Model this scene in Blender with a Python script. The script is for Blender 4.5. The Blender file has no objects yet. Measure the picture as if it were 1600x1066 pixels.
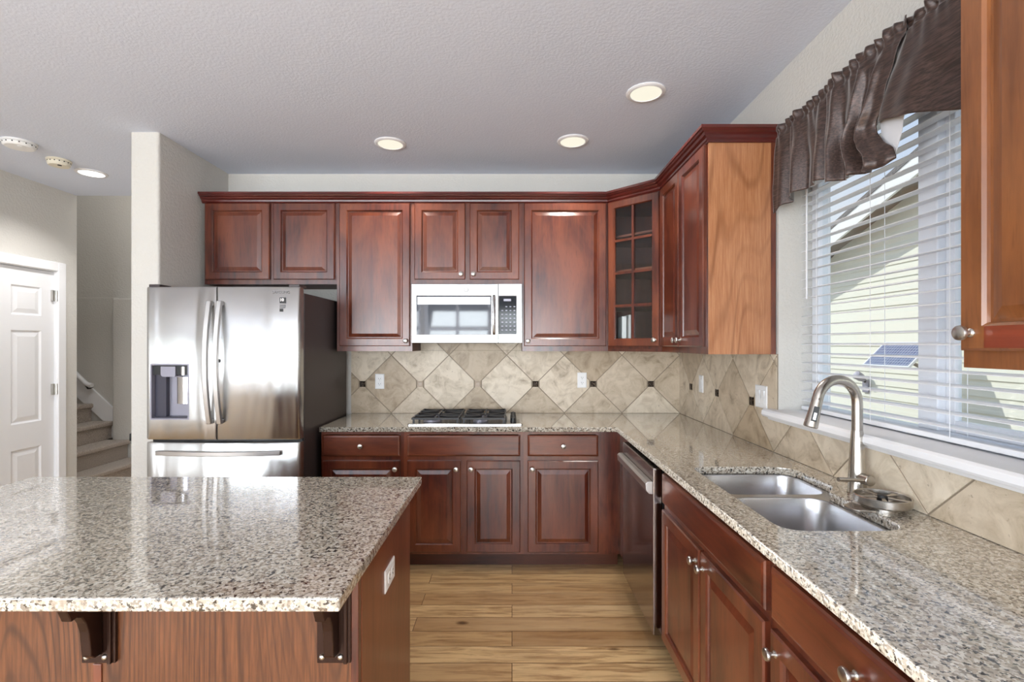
import bpy, bmesh, math, random
from mathutils import Vector, Matrix
random.seed(7)
S = bpy.context.scene
COL = S.collection
PI = math.pi

# ------------------------------------------------------------------ camera, world, sun, added lamps, exposure
CAM_H = 1.44
cam_d = bpy.data.cameras.new('camera')
cam = bpy.data.objects.new('camera', cam_d)
COL.objects.link(cam)
cam.location = (0, 0, CAM_H)
cam.rotation_euler = (PI/2, 0, 0)
cam_d.sensor_fit = 'HORIZONTAL'
cam_d.sensor_width = 36
cam_d.lens = 760/1600*36
cam_d.shift_y = 5/1600
cam_d.clip_start = 0.05
S.camera = cam

S.view_settings.view_transform = 'Standard'
S.view_settings.look = 'None'
S.view_settings.gamma = 1
S.view_settings.use_curve_mapping = False
S.view_settings.exposure = 0.0

W = bpy.data.worlds.new('sky'); S.world = W; W.use_nodes = True
def build_world():
    nt = W.node_tree; nt.nodes.clear()
    out = nt.nodes.new('ShaderNodeOutputWorld'); bg = nt.nodes.new('ShaderNodeBackground')
    tc = nt.nodes.new('ShaderNodeTexCoord'); sep = nt.nodes.new('ShaderNodeSeparateXYZ')
    rp = nt.nodes.new('ShaderNodeValToRGB'); nz = nt.nodes.new('ShaderNodeTexNoise')
    rc = nt.nodes.new('ShaderNodeValToRGB'); mx = nt.nodes.new('ShaderNodeMix'); mx.data_type = 'RGBA'
    nt.links.new(tc.outputs['Generated'], sep.inputs[0]); nt.links.new(sep.outputs['Z'], rp.inputs[0])
    e = rp.color_ramp.elements
    e[0].position = 0.0; e[0].color = (.92, .95, 1, 1); e[1].position = .7; e[1].color = (.42, .62, 1, 1)
    nz.inputs['Scale'].default_value = 2.2; nz.inputs['Detail'].default_value = 6
    nt.links.new(tc.outputs['Generated'], nz.inputs['Vector']); nt.links.new(nz.outputs[0], rc.inputs[0])
    rc.color_ramp.elements[0].position = .5; rc.color_ramp.elements[1].position = .68
    nt.links.new(rc.outputs[0], mx.inputs[0]); nt.links.new(rp.outputs[0], mx.inputs[6]); mx.inputs[7].default_value = (1, 1, 1, 1)
    nt.links.new(mx.outputs[2], bg.inputs[0]); bg.inputs[1].default_value = 1.0
    nt.links.new(bg.outputs[0], out.inputs[0])
build_world()

def lamp(name, kind, loc, rot, energy, color=(1, 1, 1), **kw):
    d = bpy.data.lights.new(name, kind); d.energy = energy; d.color = color
    for k, v in kw.items(): setattr(d, k, v)
    o = bpy.data.objects.new(name, d); COL.objects.link(o); o.location = loc; o.rotation_euler = rot
    return o
sun = lamp('sun', 'SUN', (0, 0, 6), Vector((.42, -.34, -.42)).to_track_quat('-Z', 'Y').to_euler(), 3.0, (1, .96, .88), angle=.009)
# area lamps added to supply light, set in invented rear and side windows
for wx in (-2.85, -1.25, .35):
    lamp('window_daylight', 'AREA', (wx, -4.68, 1.45), (PI/2+.75, 0, 0), 150, (.90, .95, 1), shape='RECTANGLE', size=1.4, size_y=2.2)
lamp('window_daylight', 'AREA', (-3.97, -2.2, 1.45), (0, -PI/2-.5, 0), 190, (.88, .94, 1), shape='RECTANGLE', size=1.9, size_y=2.6)
# spots added behind the camera to supply light, with no fixtures
for lx in (-2.7, -1.0, .6):
    for ly in (-3.6, -2.3):
        lamp('ceiling_can', 'SPOT', (lx, ly, 2.7), (0, 0, 0), 122, (.97, .98, 1), shadow_soft_size=.08, spot_size=2.5, spot_blend=.6)

# ------------------------------------------------------------------ mesh helpers
def new(): return bmesh.new()
def box(bm, x0, x1, y0, y1, z0, z1):
    v = [bm.verts.new((x, y, z)) for x in (x0, x1) for y in (y0, y1) for z in (z0, z1)]
    for f in ((0,1,3,2),(4,6,7,5),(0,4,5,1),(2,3,7,6),(0,2,6,4),(1,5,7,3)): bm.faces.new([v[i] for i in f])
    return bm
def ring(bm, pts): return [bm.verts.new(p) for p in pts]
def bridge(bm, a, b):
    n = len(a)
    for i in range(n): bm.faces.new((a[i], a[(i+1) % n], b[(i+1) % n], b[i]))
def loft(bm, loops, cap0=True, cap1=True):
    rs = [ring(bm, l) for l in loops]
    for a, b in zip(rs, rs[1:]): bridge(bm, a, b)
    if cap0: bm.faces.new(rs[0][::-1])
    if cap1: bm.faces.new(rs[-1])
    return bm
def frame_of(d):
    d = Vector(d).normalized(); u = d.orthogonal().normalized(); return u, d.cross(u)
def cyl(bm, p0, p1, r0, r1=None, n=20):
    r1 = r0 if r1 is None else r1
    p0, p1 = Vector(p0), Vector(p1); u, w = frame_of(p1-p0)
    c = [(math.cos(2*PI*i/n), math.sin(2*PI*i/n)) for i in range(n)]
    return loft(bm, [[p0+(u*a+w*b)*r0 for a, b in c], [p1+(u*a+w*b)*r1 for a, b in c]])
def lathe(bm, prof, origin=(0,0,0), axis=(0,0,1), n=28):
    o = Vector(origin); d = Vector(axis).normalized(); u, w = frame_of(d)
    c = [(math.cos(2*PI*i/n), math.sin(2*PI*i/n)) for i in range(n)]
    return loft(bm, [[o+d*h+(u*a+w*b)*max(r, 1e-4) for a, b in c] for r, h in prof])
def tube(bm, pts, r, n=12):
    pts = [Vector(p) for p in pts]; loops = []; u = None
    for i, p in enumerate(pts):
        d = (pts[min(i+1, len(pts)-1)]-pts[max(i-1, 0)]).normalized()
        if u is None: u = d.orthogonal().normalized()
        u = (u-d*u.dot(d)).normalized(); w = d.cross(u)
        rr = r[i] if isinstance(r, (list, tuple)) else r
        loops.append([p+(u*math.cos(2*PI*k/n)+w*math.sin(2*PI*k/n))*rr for k in range(n)])
    return loft(bm, loops)
def prism(bm, poly, h0, h1, plane='XY'):
    f = {'XY': lambda a, b, h: (a, b, h), 'YZ': lambda a, b, h: (h, a, b), 'XZ': lambda a, b, h: (a, h, b)}[plane]
    return loft(bm, [[f(a, b, h0) for a, b in poly], [f(a, b, h1) for a, b in poly]])
def fillet(poly, r, seg=6):
    out = []; n = len(poly)
    for i, p in enumerate(poly):
        p = Vector(p); a = Vector(poly[i-1]); b = Vector(poly[(i+1) % n]); rr = r[i] if isinstance(r, (list, tuple)) else r
        if rr <= 0: out.append(tuple(p)); continue
        da = (a-p).normalized(); db = (b-p).normalized(); ang = da.angle(db); t = min(rr/math.tan(ang/2), (a-p).length*.49, (b-p).length*.49)
        p0 = p+da*t; p1 = p+db*t
        for k in range(seg+1):
            s = k/seg; out.append(tuple(p0*(1-s)**2+p*2*s*(1-s)+p1*s*s))
    return out
def rr(x0, x1, y0, y1, r, seg=6): return fillet([(x0,y0),(x1,y0),(x1,y1),(x0,y1)], r, seg)
def rectloop(x0, x1, z0, z1, y): return [(x0,y,z0),(x1,y,z0),(x1,y,z1),(x0,y,z1)]

def obj(name, bm, mat, parent=None, smooth=False, bevel=0.0, loc=None, rot=None, seg=2):
    bmesh.ops.recalc_face_normals(bm, faces=bm.faces)
    me = bpy.data.meshes.new(name); bm.to_mesh(me); bm.free()
    o = bpy.data.objects.new(name, me); COL.objects.link(o)
    if mat is not None: me.materials.append(mat)
    if smooth:
        me.shade_smooth(); me.set_sharp_from_angle(angle=math.radians(38))
    if bevel:
        m = o.modifiers.new('bevel', 'BEVEL'); m.width = bevel; m.segments = seg; m.limit_method = 'ANGLE'; m.angle_limit = math.radians(40)
    if parent: o.parent = parent
    if loc: o.location = loc
    if rot: o.rotation_euler = rot
    return o
def tag(o, label, cat=None, group=None, kind=None):
    if label: o['label'] = label
    if cat: o['category'] = cat
    if group: o['group'] = group
    if kind: o['kind'] = kind
    return o
def thing(name, label, cat, loc=(0,0,0), rz=0, group=None, kind=None):
    o = bpy.data.objects.new(name, None); COL.objects.link(o); o.empty_display_size = .1
    o.location = loc; o.rotation_euler = (0, 0, rz)
    return tag(o, label, cat, group, kind)
def struct(name, bm, mat, label=None, **k):
    o = obj(name, bm, mat, **k); o['kind'] = 'structure'
    if label: o['label'] = label
    return o
def copy_tree(o, parent=None):
    c = o.copy(); COL.objects.link(c)
    if parent: c.parent = parent
    for ch in list(o.children): copy_tree(ch, c)
    return c
def text_mesh(name, s, size, mat, parent, loc, rot, extrude=.0006, align='CENTER', bold=0.0):
    cu = bpy.data.curves.new(name, 'FONT'); cu.body = s; cu.size = size; cu.extrude = extrude; cu.align_x = align; cu.align_y = 'CENTER'; cu.offset = bold
    t = bpy.data.objects.new(name+'_curve', cu); COL.objects.link(t)
    bpy.context.view_layer.update()
    me = bpy.data.meshes.new_from_object(t.evaluated_get(bpy.context.evaluated_depsgraph_get()))
    bpy.data.objects.remove(t); me.name = name; me.materials.clear(); me.materials.append(mat)
    o = bpy.data.objects.new(name, me); COL.objects.link(o); o.parent = parent; o.location = loc; o.rotation_euler = rot
    return o
def plate_with_holes(name, outer, holes, z0, z1, mat, parent=None, bevel=0.0):
    cu = bpy.data.curves.new(name, 'CURVE'); cu.dimensions = '2D'; cu.fill_mode = 'BOTH'; cu.extrude = (z1-z0)/2-bevel; cu.bevel_depth = bevel; cu.bevel_resolution = 2; cu.offset = -bevel
    for poly in [outer]+holes:
        sp = cu.splines.new('POLY'); sp.points.add(len(poly)-1); sp.use_cyclic_u = True
        for p, q in zip(sp.points, poly): p.co = (q[0], q[1], 0, 1)
    t = bpy.data.objects.new(name+'_curve', cu); COL.objects.link(t); bpy.context.view_layer.update()
    me = bpy.data.meshes.new_from_object(t.evaluated_get(bpy.context.evaluated_depsgraph_get()))
    bpy.data.objects.remove(t); me.name = name; me.materials.clear(); me.materials.append(mat)
    me.transform(Matrix.Translation((0, 0, (z0+z1)/2)))
    o = bpy.data.objects.new(name, me); COL.objects.link(o)
    if parent: o.parent = parent
    return o

# ------------------------------------------------------------------ materials
def srgb(r, g, b):
    f = lambda c: (c/255/12.92 if c/255 <= .04045 else ((c/255+.055)/1.055)**2.4)
    return (f(r), f(g), f(b), 1)
class N:
    def __init__(s, name):
        s.m = bpy.data.materials.new(name); s.m.use_nodes = True; s.t = s.m.node_tree; s.t.nodes.clear()
        s.out = s.n('ShaderNodeOutputMaterial'); s.b = s.n('ShaderNodeBsdfPrincipled'); s.l(s.b.outputs[0], s.out.inputs[0])
    def n(s, k, **kw):
        x = s.t.nodes.new(k)
        for a, v in kw.items(): setattr(x, a, v)
        return x
    def l(s, a, b): s.t.links.new(a, b)
    def set(s, **kw):
        for k, v in kw.items(): s.b.inputs[k.replace('_', ' ')].default_value = v
        return s
    def coord(s, scale=(1,1,1), kind='Object', rnd=0.0, rot=(0,0,0)):
        tc = s.n('ShaderNodeTexCoord'); mp = s.n('ShaderNodeMapping'); mp.inputs['Scale'].default_value = scale; mp.inputs['Rotation'].default_value = rot
        src = tc.outputs[kind]
        if rnd:
            oi = s.n('ShaderNodeObjectInfo'); mu = s.n('ShaderNodeMath', operation='MULTIPLY'); mu.inputs[1].default_value = rnd; s.l(oi.outputs['Random'], mu.inputs[0])
            ad = s.n('ShaderNodeVectorMath', operation='ADD'); s.l(src, ad.inputs[0]); s.l(mu.outputs[0], ad.inputs[1]); src = ad.outputs[0]
        s.l(src, mp.inputs[0]); return mp.outputs[0]
    def noise(s, vec, scale, detail=4, rough=.55, dist=0):
        x = s.n('ShaderNodeTexNoise'); x.inputs['Scale'].default_value = scale; x.inputs['Detail'].default_value = detail; x.inputs['Roughness'].default_value = rough; x.inputs['Distortion'].default_value = dist
        s.l(vec, x.inputs['Vector']); return x.outputs[0]
    def ramp(s, fac, stops, interp='LINEAR'):
        x = s.n('ShaderNodeValToRGB'); cr = x.color_ramp; cr.interpolation = interp
        while len(cr.elements) < len(stops): cr.elements.new(.5)
        for e, (p, c) in zip(cr.elements, stops): e.position = p; e.color = c
        s.l(fac, x.inputs[0]); return x.outputs[0]
    def mix(s, fac, a, b, mode='MIX'):
        x = s.n('ShaderNodeMix', data_type='RGBA', blend_type=mode)
        for i, v in ((0, fac), (6, a), (7, b)):
            if hasattr(v, 'is_linked'): s.l(v, x.inputs[i])
            else: x.inputs[i].default_value = v
        return x.outputs[2]
    def math(s, op, a, b=0.0):
        x = s.n('ShaderNodeMath', operation=op)
        for i, v in enumerate((a, b)):
            if hasattr(v, 'is_linked'): s.l(v, x.inputs[i])
            else: x.inputs[i].default_value = v
        return x.outputs[0]
    def bump(s, h, strength=.2, dist=.01):
        x = s.n('ShaderNodeBump'); x.inputs['Strength'].default_value = strength; x.inputs['Distance'].default_value = dist
        s.l(h, x.inputs['Height']); s.l(x.outputs[0], s.b.inputs['Normal'])
    def color(s, c): s.l(c, s.b.inputs['Base Color'])

def flat(name, c, rough=.5, metal=0.0, **kw):
    x = N(name).set(Base_Color=c, Roughness=rough, Metallic=metal); x.set(**kw); return x.m
def plaster(name, c, rough=.85, scale=70, strength=.25, dist=.004):
    x = N(name).set(Base_Color=c, Roughness=rough)
    v = x.coord(); a = x.noise(v, scale, 3, .5); x.bump(x.ramp(a, [(.42, (0,0,0,1)), (.6, (1,1,1,1))]), strength, dist); return x.m
def wood(name, axis, dark, mid, light, rough=.3, coat=.6, fine=1.0, blot=.45):
    x = N(name).set(Roughness=rough, Coat_Weight=coat, Coat_Roughness=.2)
    sc = {'Z': (1, 1, .09), 'X': (.09, 1, 1), 'Y': (1, .09, 1)}[axis]
    v = x.coord(sc, rnd=37.0)
    v2 = x.coord({'Z': (1, 1, .35), 'X': (.35, 1, 1), 'Y': (1, .35, 1)}[axis], rnd=19.0)
    g = x.noise(v, 42*fine, 5, .6, .4); b = x.noise(v2, 4.2, 4, .6, .5)
    g2 = x.noise(v, 170*fine, 2, .5)
    c = x.mix(x.ramp(g, [(.32, (0,0,0,1)), (.68, (1,1,1,1))]), dark, mid)
    c = x.mix(x.math('MULTIPLY', x.ramp(b, [(.38, (0,0,0,1)), (.66, (1,1,1,1))]), blot*1.5), c, light)
    c = x.mix(x.math('MULTIPLY', x.ramp(g2, [(.56, (0,0,0,1)), (.72, (1,1,1,1))]), .35), c, dark)
    x.color(c); x.bump(g, .04, .002); return x.m
def veneer(name, dark, mid, light, rough=.32, coat=.2, freq=9.0):
    x = N(name).set(Roughness=rough, Coat_Weight=coat, Coat_Roughness=.2)
    v = x.coord((1, 1, .12), rnd=11.0)
    n = x.noise(v, 2.6, 1.5, .4, .1)
    r = x.math('SINE', x.math('MULTIPLY', n, freq*6.5*2*PI))
    r = x.ramp(x.math('ADD', x.math('MULTIPLY', r, .5), .5), [(.0, (1,1,1,1)), (.1, (.6,.6,.6,1)), (.3, (.12,.12,.12,1)), (1, (0,0,0,1))])
    v2 = x.coord((1, 1, .05), rnd=5.0); g = x.noise(v2, 130, 5, .65)
    c = x.mix(x.ramp(g, [(.38, (0,0,0,1)), (.7, (1,1,1,1))]), mid, light)
    q = x.ramp(x.noise(x.coord((1, 1, .3), rnd=3.0), 5, 3, .6), [(.35, (.15,.15,.15,1)), (.65, (.75,.75,.75,1))])
    c = x.mix(x.math('MULTIPLY', r, q), c, dark); x.color(c); return x.m

M = {}
M['wall'] = plaster('wall_paint', srgb(208, 205, 199))
M['ceiling'] = plaster('ceiling_paint', srgb(218, 225, 240), scale=80, strength=.14, dist=.004)
M['white'] = flat('white_paint', srgb(238, 238, 240), .35)
M['vinyl'] = flat('white_vinyl', srgb(236, 238, 244), .3)
M['plastic'] = flat('white_plastic', srgb(240, 240, 240), .35)
M['cream_plastic'] = flat('cream_plastic', srgb(228, 222, 205), .45)
M['slat'] = flat('blind_slat', srgb(238, 240, 244), .45)
M['slot'] = flat('dark_slot', srgb(40, 38, 36), .6)
CD, CM, CL = srgb(50, 16, 9), srgb(92, 37, 22), srgb(134, 71, 43)
M['cherryZ'] = wood('cherry_vertical', 'Z', CD, CM, CL)
M['cherryX'] = wood('cherry_horizontal', 'X', CD, CM, CL)
M['cherry_box'] = wood('cherry_inside', 'Z', srgb(60, 26, 16), srgb(92, 44, 28), srgb(120, 66, 42), .5, 0)
M['crown'] = wood('cherry_crown', 'X', srgb(52, 14, 12), srgb(84, 26, 22), srgb(100, 38, 30), .28, .4)
M['kick'] = wood('cherry_kick', 'X', srgb(44, 18, 10), srgb(72, 32, 18), srgb(92, 46, 26), .4, .1)
M['end'] = veneer('veneer_end_panel', srgb(132, 80, 48), srgb(168, 110, 72), srgb(192, 138, 98), .32, .3, 4)
M['oldcherry'] = wood('cherry_sunned', 'Z', srgb(96, 54, 27), srgb(130, 78, 42), srgb(152, 98, 58), .3, .4)  # same cherry, with the light on it put into a paler colour
M['oldrail'] = wood('cherry_sunned_rail', 'X', srgb(104, 40, 22), srgb(128, 54, 32), srgb(142, 70, 42), .3, .4)  # rail colour for the same lit copy of the cherry
M['island'] = veneer('veneer_island', srgb(50, 24, 12), srgb(86, 48, 26), srgb(118, 72, 42), .35, .2, 9)
M['islandside'] = wood('island_side', 'Z', srgb(92, 44, 24), srgb(122, 64, 38), srgb(140, 80, 50), .33, .25)
M['bronze'] = flat('bronze', srgb(52, 32, 25), .3, .5)
def nickel(name, c, rough, anis=None):
    x = N(name).set(Base_Color=c, Metallic=1.0, Roughness=rough)
    if anis:
        v = x.coord(anis); n = x.noise(v, 220, 2)
        r = x.n('ShaderNodeMapRange'); r.inputs[3].default_value = rough-.05; r.inputs[4].default_value = rough+.07; x.l(n, r.inputs[0]); x.l(r.outputs[0], x.b.inputs['Roughness'])
    return x.m
M['nickel'] = nickel('brushed_nickel', srgb(190, 184, 176), .26)
M['knob'] = nickel('satin_nickel', srgb(200, 198, 194), .3)
M['steel'] = nickel('sink_steel', srgb(200, 200, 202), .26)
M['handle'] = nickel('handle_steel', srgb(200, 198, 197), .4)
M['chrome'] = nickel('chrome', srgb(215, 215, 218), .1)
def fridge_steel():
    x = N('fridge_steel').set(Base_Color=srgb(188, 187, 186), Metallic=1.0, Roughness=.27, Anisotropic=.85)
    tg = x.n('ShaderNodeTangent', direction_type='RADIAL', axis='Z'); x.l(tg.outputs[0], x.b.inputs['Tangent'])
    v = x.coord((1, 1, .16)); w = x.noise(v, 4.5, 2, .4, .6); x.bump(w, .55, .05); return x.m
M['fridge'] = fridge_steel()
M['dwsteel'] = nickel('dishwasher_steel', srgb(150, 142, 140), .14)
M['appliance'] = nickel('appliance_steel', srgb(186, 185, 184), .2)
M['fridgeside'] = flat('fridge_side', srgb(62, 54, 54), .38, .3)
M['blackgloss'] = flat('black_glass', srgb(12, 13, 20), .08, 0, IOR=1.4)
M['mirrorglass'] = flat('microwave_window', srgb(70, 72, 80), .04, 0, IOR=1.65)
M['iron'] = flat('cast_iron', srgb(34, 34, 38), .42)
M['rubber'] = flat('black_plastic', srgb(24, 24, 26), .4)
M['greyplastic'] = flat('grey_plastic', srgb(148, 146, 158), .35, .3)
M['emblem'] = flat('emblem_grey', srgb(96, 98, 106), .7, 0, Specular_IOR_Level=.1)
M['darkplastic'] = flat('dark_plastic', srgb(58, 56, 70), .35)
M['ink'] = flat('grey_lettering', srgb(120, 120, 122), .6)
M['black'] = flat('black_print', srgb(18, 18, 18), .5)
M['whiteprint'] = flat('white_print', srgb(235, 235, 235), .5)
def granite(name):
    x = N(name).set(Roughness=.1, IOR=1.6, Coat_Weight=1.0, Coat_Roughness=.025, Coat_IOR=1.6)
    v = x.coord()
    a = x.n('ShaderNodeTexVoronoi'); a.inputs['Scale'].default_value = 185; x.l(v, a.inputs['Vector'])
    sp = x.n('ShaderNodeSeparateColor'); x.l(a.outputs['Color'], sp.inputs[0])
    base = x.ramp(sp.outputs[0], [(0, srgb(134, 124, 112)), (.2, srgb(172, 162, 147)), (.5, srgb(196, 187, 172)), (.8, srgb(212, 206, 195))], 'CONSTANT')
    n = x.noise(v, 92, 3, .62); c = x.mix(x.ramp(n, [(.395, (1,1,1,1)), (.43, (0,0,0,1))]), base, srgb(30, 27, 26))
    n2 = x.noise(v, 62, 3, .6); c = x.mix(x.ramp(n2, [(.56, (0,0,0,1)), (.7, (.7,.7,.7,1))]), c, srgb(206, 200, 188))
    n3 = x.noise(v, 48, 2, .5); c = x.mix(x.ramp(n3, [(.58, (0,0,0,1)), (.68, (.55,.55,.55,1))]), c, srgb(124, 106, 88))
    x.color(c); return x.m
M['granite'] = granite('granite')
def travertine():
    x = N('travertine').set(Roughness=.42)
    at = x.n('ShaderNodeAttribute', attribute_name='tile'); tc = x.n('ShaderNodeTexCoord')
    sc = x.n('ShaderNodeVectorMath', operation='SCALE'); sc.inputs['Scale'].default_value = 23; x.l(at.outputs['Color'], sc.inputs[0])
    ad = x.n('ShaderNodeVectorMath', operation='ADD'); x.l(tc.outputs['Object'], ad.inputs[0]); x.l(sc.outputs[0], ad.inputs[1])
    v = ad.outputs[0]
    n = x.noise(v, 9, 9, .66, .9); sep = x.n('ShaderNodeSeparateColor'); x.l(at.outputs['Color'], sep.inputs[0])
    base = x.ramp(n, [(.3, srgb(168, 154, 137)), (.43, srgb(208, 197, 181)), (.58, srgb(228, 219, 206))])
    tint = x.ramp(sep.outputs[1], [(0, srgb(206, 192, 172)), (1, srgb(255, 250, 240))])
    c = x.mix(1.0, base, tint, 'MULTIPLY')
    p = x.noise(v, 60, 3, .6); pr = x.ramp(p, [(.66, (0,0,0,1)), (.73, (1,1,1,1))]); c = x.mix(x.math('MULTIPLY', pr, .45), c, srgb(118, 98, 76))
    x.color(c); x.bump(x.math('SUBTRACT', n, pr), .12, .004); return x.m
M['travertine'] = travertine()
M['grout'] = flat('grout', srgb(150, 136, 118), .8)
def accent():
    x = N('accent_metal').set(Roughness=.35, Metallic=.7)
    v = x.coord(); n = x.n('ShaderNodeTexVoronoi'); n.inputs['Scale'].default_value = 90; x.l(v, n.inputs['Vector'])
    x.color(x.ramp(n.outputs['Distance'], [(.1, srgb(120, 104, 86)), (.5, srgb(52, 42, 36))])); x.bump(n.outputs['Distance'], .6, .004); return x.m
M['accent'] = accent()
M['accentpale'] = flat('accent_stone', srgb(186, 168, 150), .4)
def planks():
    x = N('oak_planks').set(Roughness=.3, Coat_Weight=.15, Coat_Roughness=.25)
    tc = x.n('ShaderNodeTexCoord'); br = x.n('ShaderNodeTexBrick'); br.offset = .37; br.offset_frequency = 2
    for k, v in (('Scale', 1), ('Mortar Size', .0016), ('Mortar Smooth', .1), ('Bias', 0), ('Brick Width', 1.35), ('Row Height', .122)): br.inputs[k].default_value = v
    br.inputs['Color1'].default_value = (0,0,0,1); br.inputs['Color2'].default_value = (1,1,1,1); br.inputs['Mortar'].default_value = (.5,.5,.5,1)
    x.l(tc.outputs['Object'], br.inputs['Vector'])
    sc = x.n('ShaderNodeVectorMath', operation='SCALE'); sc.inputs['Scale'].default_value = 13; x.l(br.outputs['Color'], sc.inputs[0])
    ad = x.n('ShaderNodeVectorMath', operation='ADD'); x.l(tc.outputs['Object'], ad.inputs[0]); x.l(sc.outputs[0], ad.inputs[1])
    mp = x.n('ShaderNodeMapping'); mp.inputs['Scale'].default_value = (.1, 1, 1); x.l(ad.outputs[0], mp.inputs[0])
    g = x.noise(mp.outputs[0], 38, 6, .62, .6); b = x.noise(mp.outputs[0], 7, 3, .5, .4)
    base = x.ramp(br.outputs['Color'], [(0, srgb(164, 126, 84)), (.35, srgb(218, 184, 134)), (.65, srgb(186, 150, 104)), (1, srgb(228, 200, 154))])
    c = x.mix(x.ramp(g, [(.36, (.8,.8,.8,1)), (.56, (0,0,0,1))]), base, srgb(142, 104, 66))
    c = x.mix(x.ramp(b, [(.5, (0,0,0,1)), (.75, (.5,.5,.5,1))]), c, srgb(214, 186, 144))
    mp2 = x.n('ShaderNodeMapping'); mp2.inputs['Scale'].default_value = (.55, 1, 1); x.l(ad.outputs[0], mp2.inputs[0])
    k = x.n('ShaderNodeTexVoronoi'); k.inputs['Scale'].default_value = 4.6; x.l(mp2.outputs[0], k.inputs['Vector'])
    c = x.mix(x.ramp(k.outputs['Distance'], [(.03, (.85,.85,.85,1)), (.1, (0,0,0,1))]), c, srgb(70, 44, 26))
    c = x.mix(br.outputs['Fac'], c, srgb(84, 58, 36)); x.color(c); x.bump(x.math('SUBTRACT', g, br.outputs['Fac']), .06, .003); return x.m
M['floor'] = planks()
def carpet():
    x = N('carpet').set(Roughness=.95, Sheen_Weight=.3)
    v = x.coord(); n = x.noise(v, 160, 3, .7)
    x.color(x.ramp(n, [(.35, srgb(120, 104, 92)), (.5, srgb(176, 162, 148)), (.68, srgb(206, 194, 182))])); x.bump(n, .9, .01); return x.m
M['carpet'] = carpet()
def cloth():
    x = N('brown_satin').set(Roughness=.36, Metallic=.25, Sheen_Weight=.5, Sheen_Roughness=.4, Specular_IOR_Level=.6)
    v = x.coord((1, .12, 1.6)); n = x.noise(v, 120, 4, .6); v2 = x.coord(); q = x.noise(v2, 6, 2)
    c = x.mix(x.ramp(n, [(.4, (0,0,0,1)), (.7, (1,1,1,1))]), srgb(54, 40, 36), srgb(98, 76, 68)); x.color(c); x.bump(n, .15, .003); return x.m
M['cloth'] = cloth()
M['lining'] = flat('white_lining', srgb(232, 232, 236), .7)
def glass(name, fac=.08):
    m = bpy.data.materials.new(name); m.use_nodes = True; t = m.node_tree; t.nodes.clear()
    o = t.nodes.new('ShaderNodeOutputMaterial'); mx = t.nodes.new('ShaderNodeMixShader'); a = t.nodes.new('ShaderNodeBsdfTransparent'); g = t.nodes.new('ShaderNodeBsdfGlossy')
    g.inputs['Roughness'].default_value = .02; mx.inputs[0].default_value = fac
    a.inputs[0].default_value = (.96, .98, .98, 1)
    t.links.new(a.outputs[0], mx.inputs[1]); t.links.new(g.outputs[0], mx.inputs[2]); t.links.new(mx.outputs[0], o.inputs[0]); return m
M['glass'] = glass('window_glass', .05); M['cabglass'] = glass('cabinet_glass', .045)
def emis(name, c, s):
    x = N(name); x.set(Base_Color=(.05, .05, .05, 1), Emission_Color=c, Emission_Strength=s); return x.m
M['lens'] = emis('lamp_lens', (1, .95, .78, 1), .95)
M['lensh'] = emis('lamp_lens_white', (1, 1, 1, 1), 3.0)
M['siding'] = flat('siding_paint', srgb(234, 233, 218), .7)
M['fascia'] = flat('fascia_paint', srgb(240, 240, 238), .6)
M['shingle'] = plaster('shingle', srgb(126, 122, 120), .9, 30, .6, .01)
M['soffit'] = flat('soffit_wood', srgb(150, 138, 126), .8)
M['ground'] = plaster('gravel', srgb(150, 142, 128), .95, 20, .8, .03)
def solar():
    x = N('solar_cells').set(Roughness=.25)
    tc = x.n('ShaderNodeTexCoord'); br = x.n('ShaderNodeTexBrick'); br.offset = 0
    for k, v in (('Scale', 1), ('Mortar Size', .0025), ('Brick Width', .04), ('Row Height', .03)): br.inputs[k].default_value = v
    br.inputs['Color1'].default_value = srgb(92, 104, 140); br.inputs['Color2'].default_value = srgb(104, 116, 150); br.inputs['Mortar'].default_value = srgb(180, 186, 200)
    x.l(tc.outputs['Object'], br.inputs['Vector']); x.color(br.outputs['Color']); return x.m
M['solar'] = solar()

# ------------------------------------------------------------------ the setting
D = 3.713      # back wall plane
RX = 1.285     # right wall plane
LX = -3.81     # hall wall plane
CH = 2.74
WY0, WY1, WZ0, WZ1 = 1.06, 2.345, 1.10, 2.36   # kitchen window opening
bm = new(); box(bm, -5.6, RX+.2, -4.5, 5.7, -.1, 0); struct('floor', bm, M['floor'])
bm = new(); prism(bm, [(LX-.15, -4.65), (RX+.2, -4.65), (RX+.2, D+.15), (-2.165, D+.15), (-2.165, 4.258), (LX-.15, 4.258)], CH, CH+.12); struct('ceiling', bm, M['ceiling'])
bm = new(); box(bm, -2.34, RX+.2, D, D+.15, 0, CH); struct('wall_back', bm, M['wall'])
bm = new()
box(bm, RX, RX+.2, -4.5, WY0, 0, CH); box(bm, RX, RX+.2, WY1, D, 0, CH); box(bm, RX, RX+.2, WY0, WY1, 0, WZ0); box(bm, RX, RX+.2, WY0, WY1, WZ1, CH)
struct('wall_right', bm, M['wall'])
bm = new(); prism(bm, fillet([(-2.341, 2.98), (-2.165, 2.98), (-2.165, D), (-2.341, D)], [.02, .02, 0, 0]), 0, CH); struct('wall_wing', bm, M['wall'], smooth=True)
bm = new()
dy0, dy1, dzt = 3.265, 4.072, 2.062
box(bm, LX-.12, LX, -4.5, -3.6, 0, CH); box(bm, LX-.12, LX, -.8, dy0, 0, CH); box(bm, LX-.12, LX, -3.6, -.8, 0, .35); box(bm, LX-.12, LX, -3.6, -.8, 2.55, CH); box(bm, LX-.12, LX, dy1, 4.258, 0, CH); box(bm, LX-.12, LX, dy0, dy1, dzt, CH)
struct('wall_left', bm, M['wall'])
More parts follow.
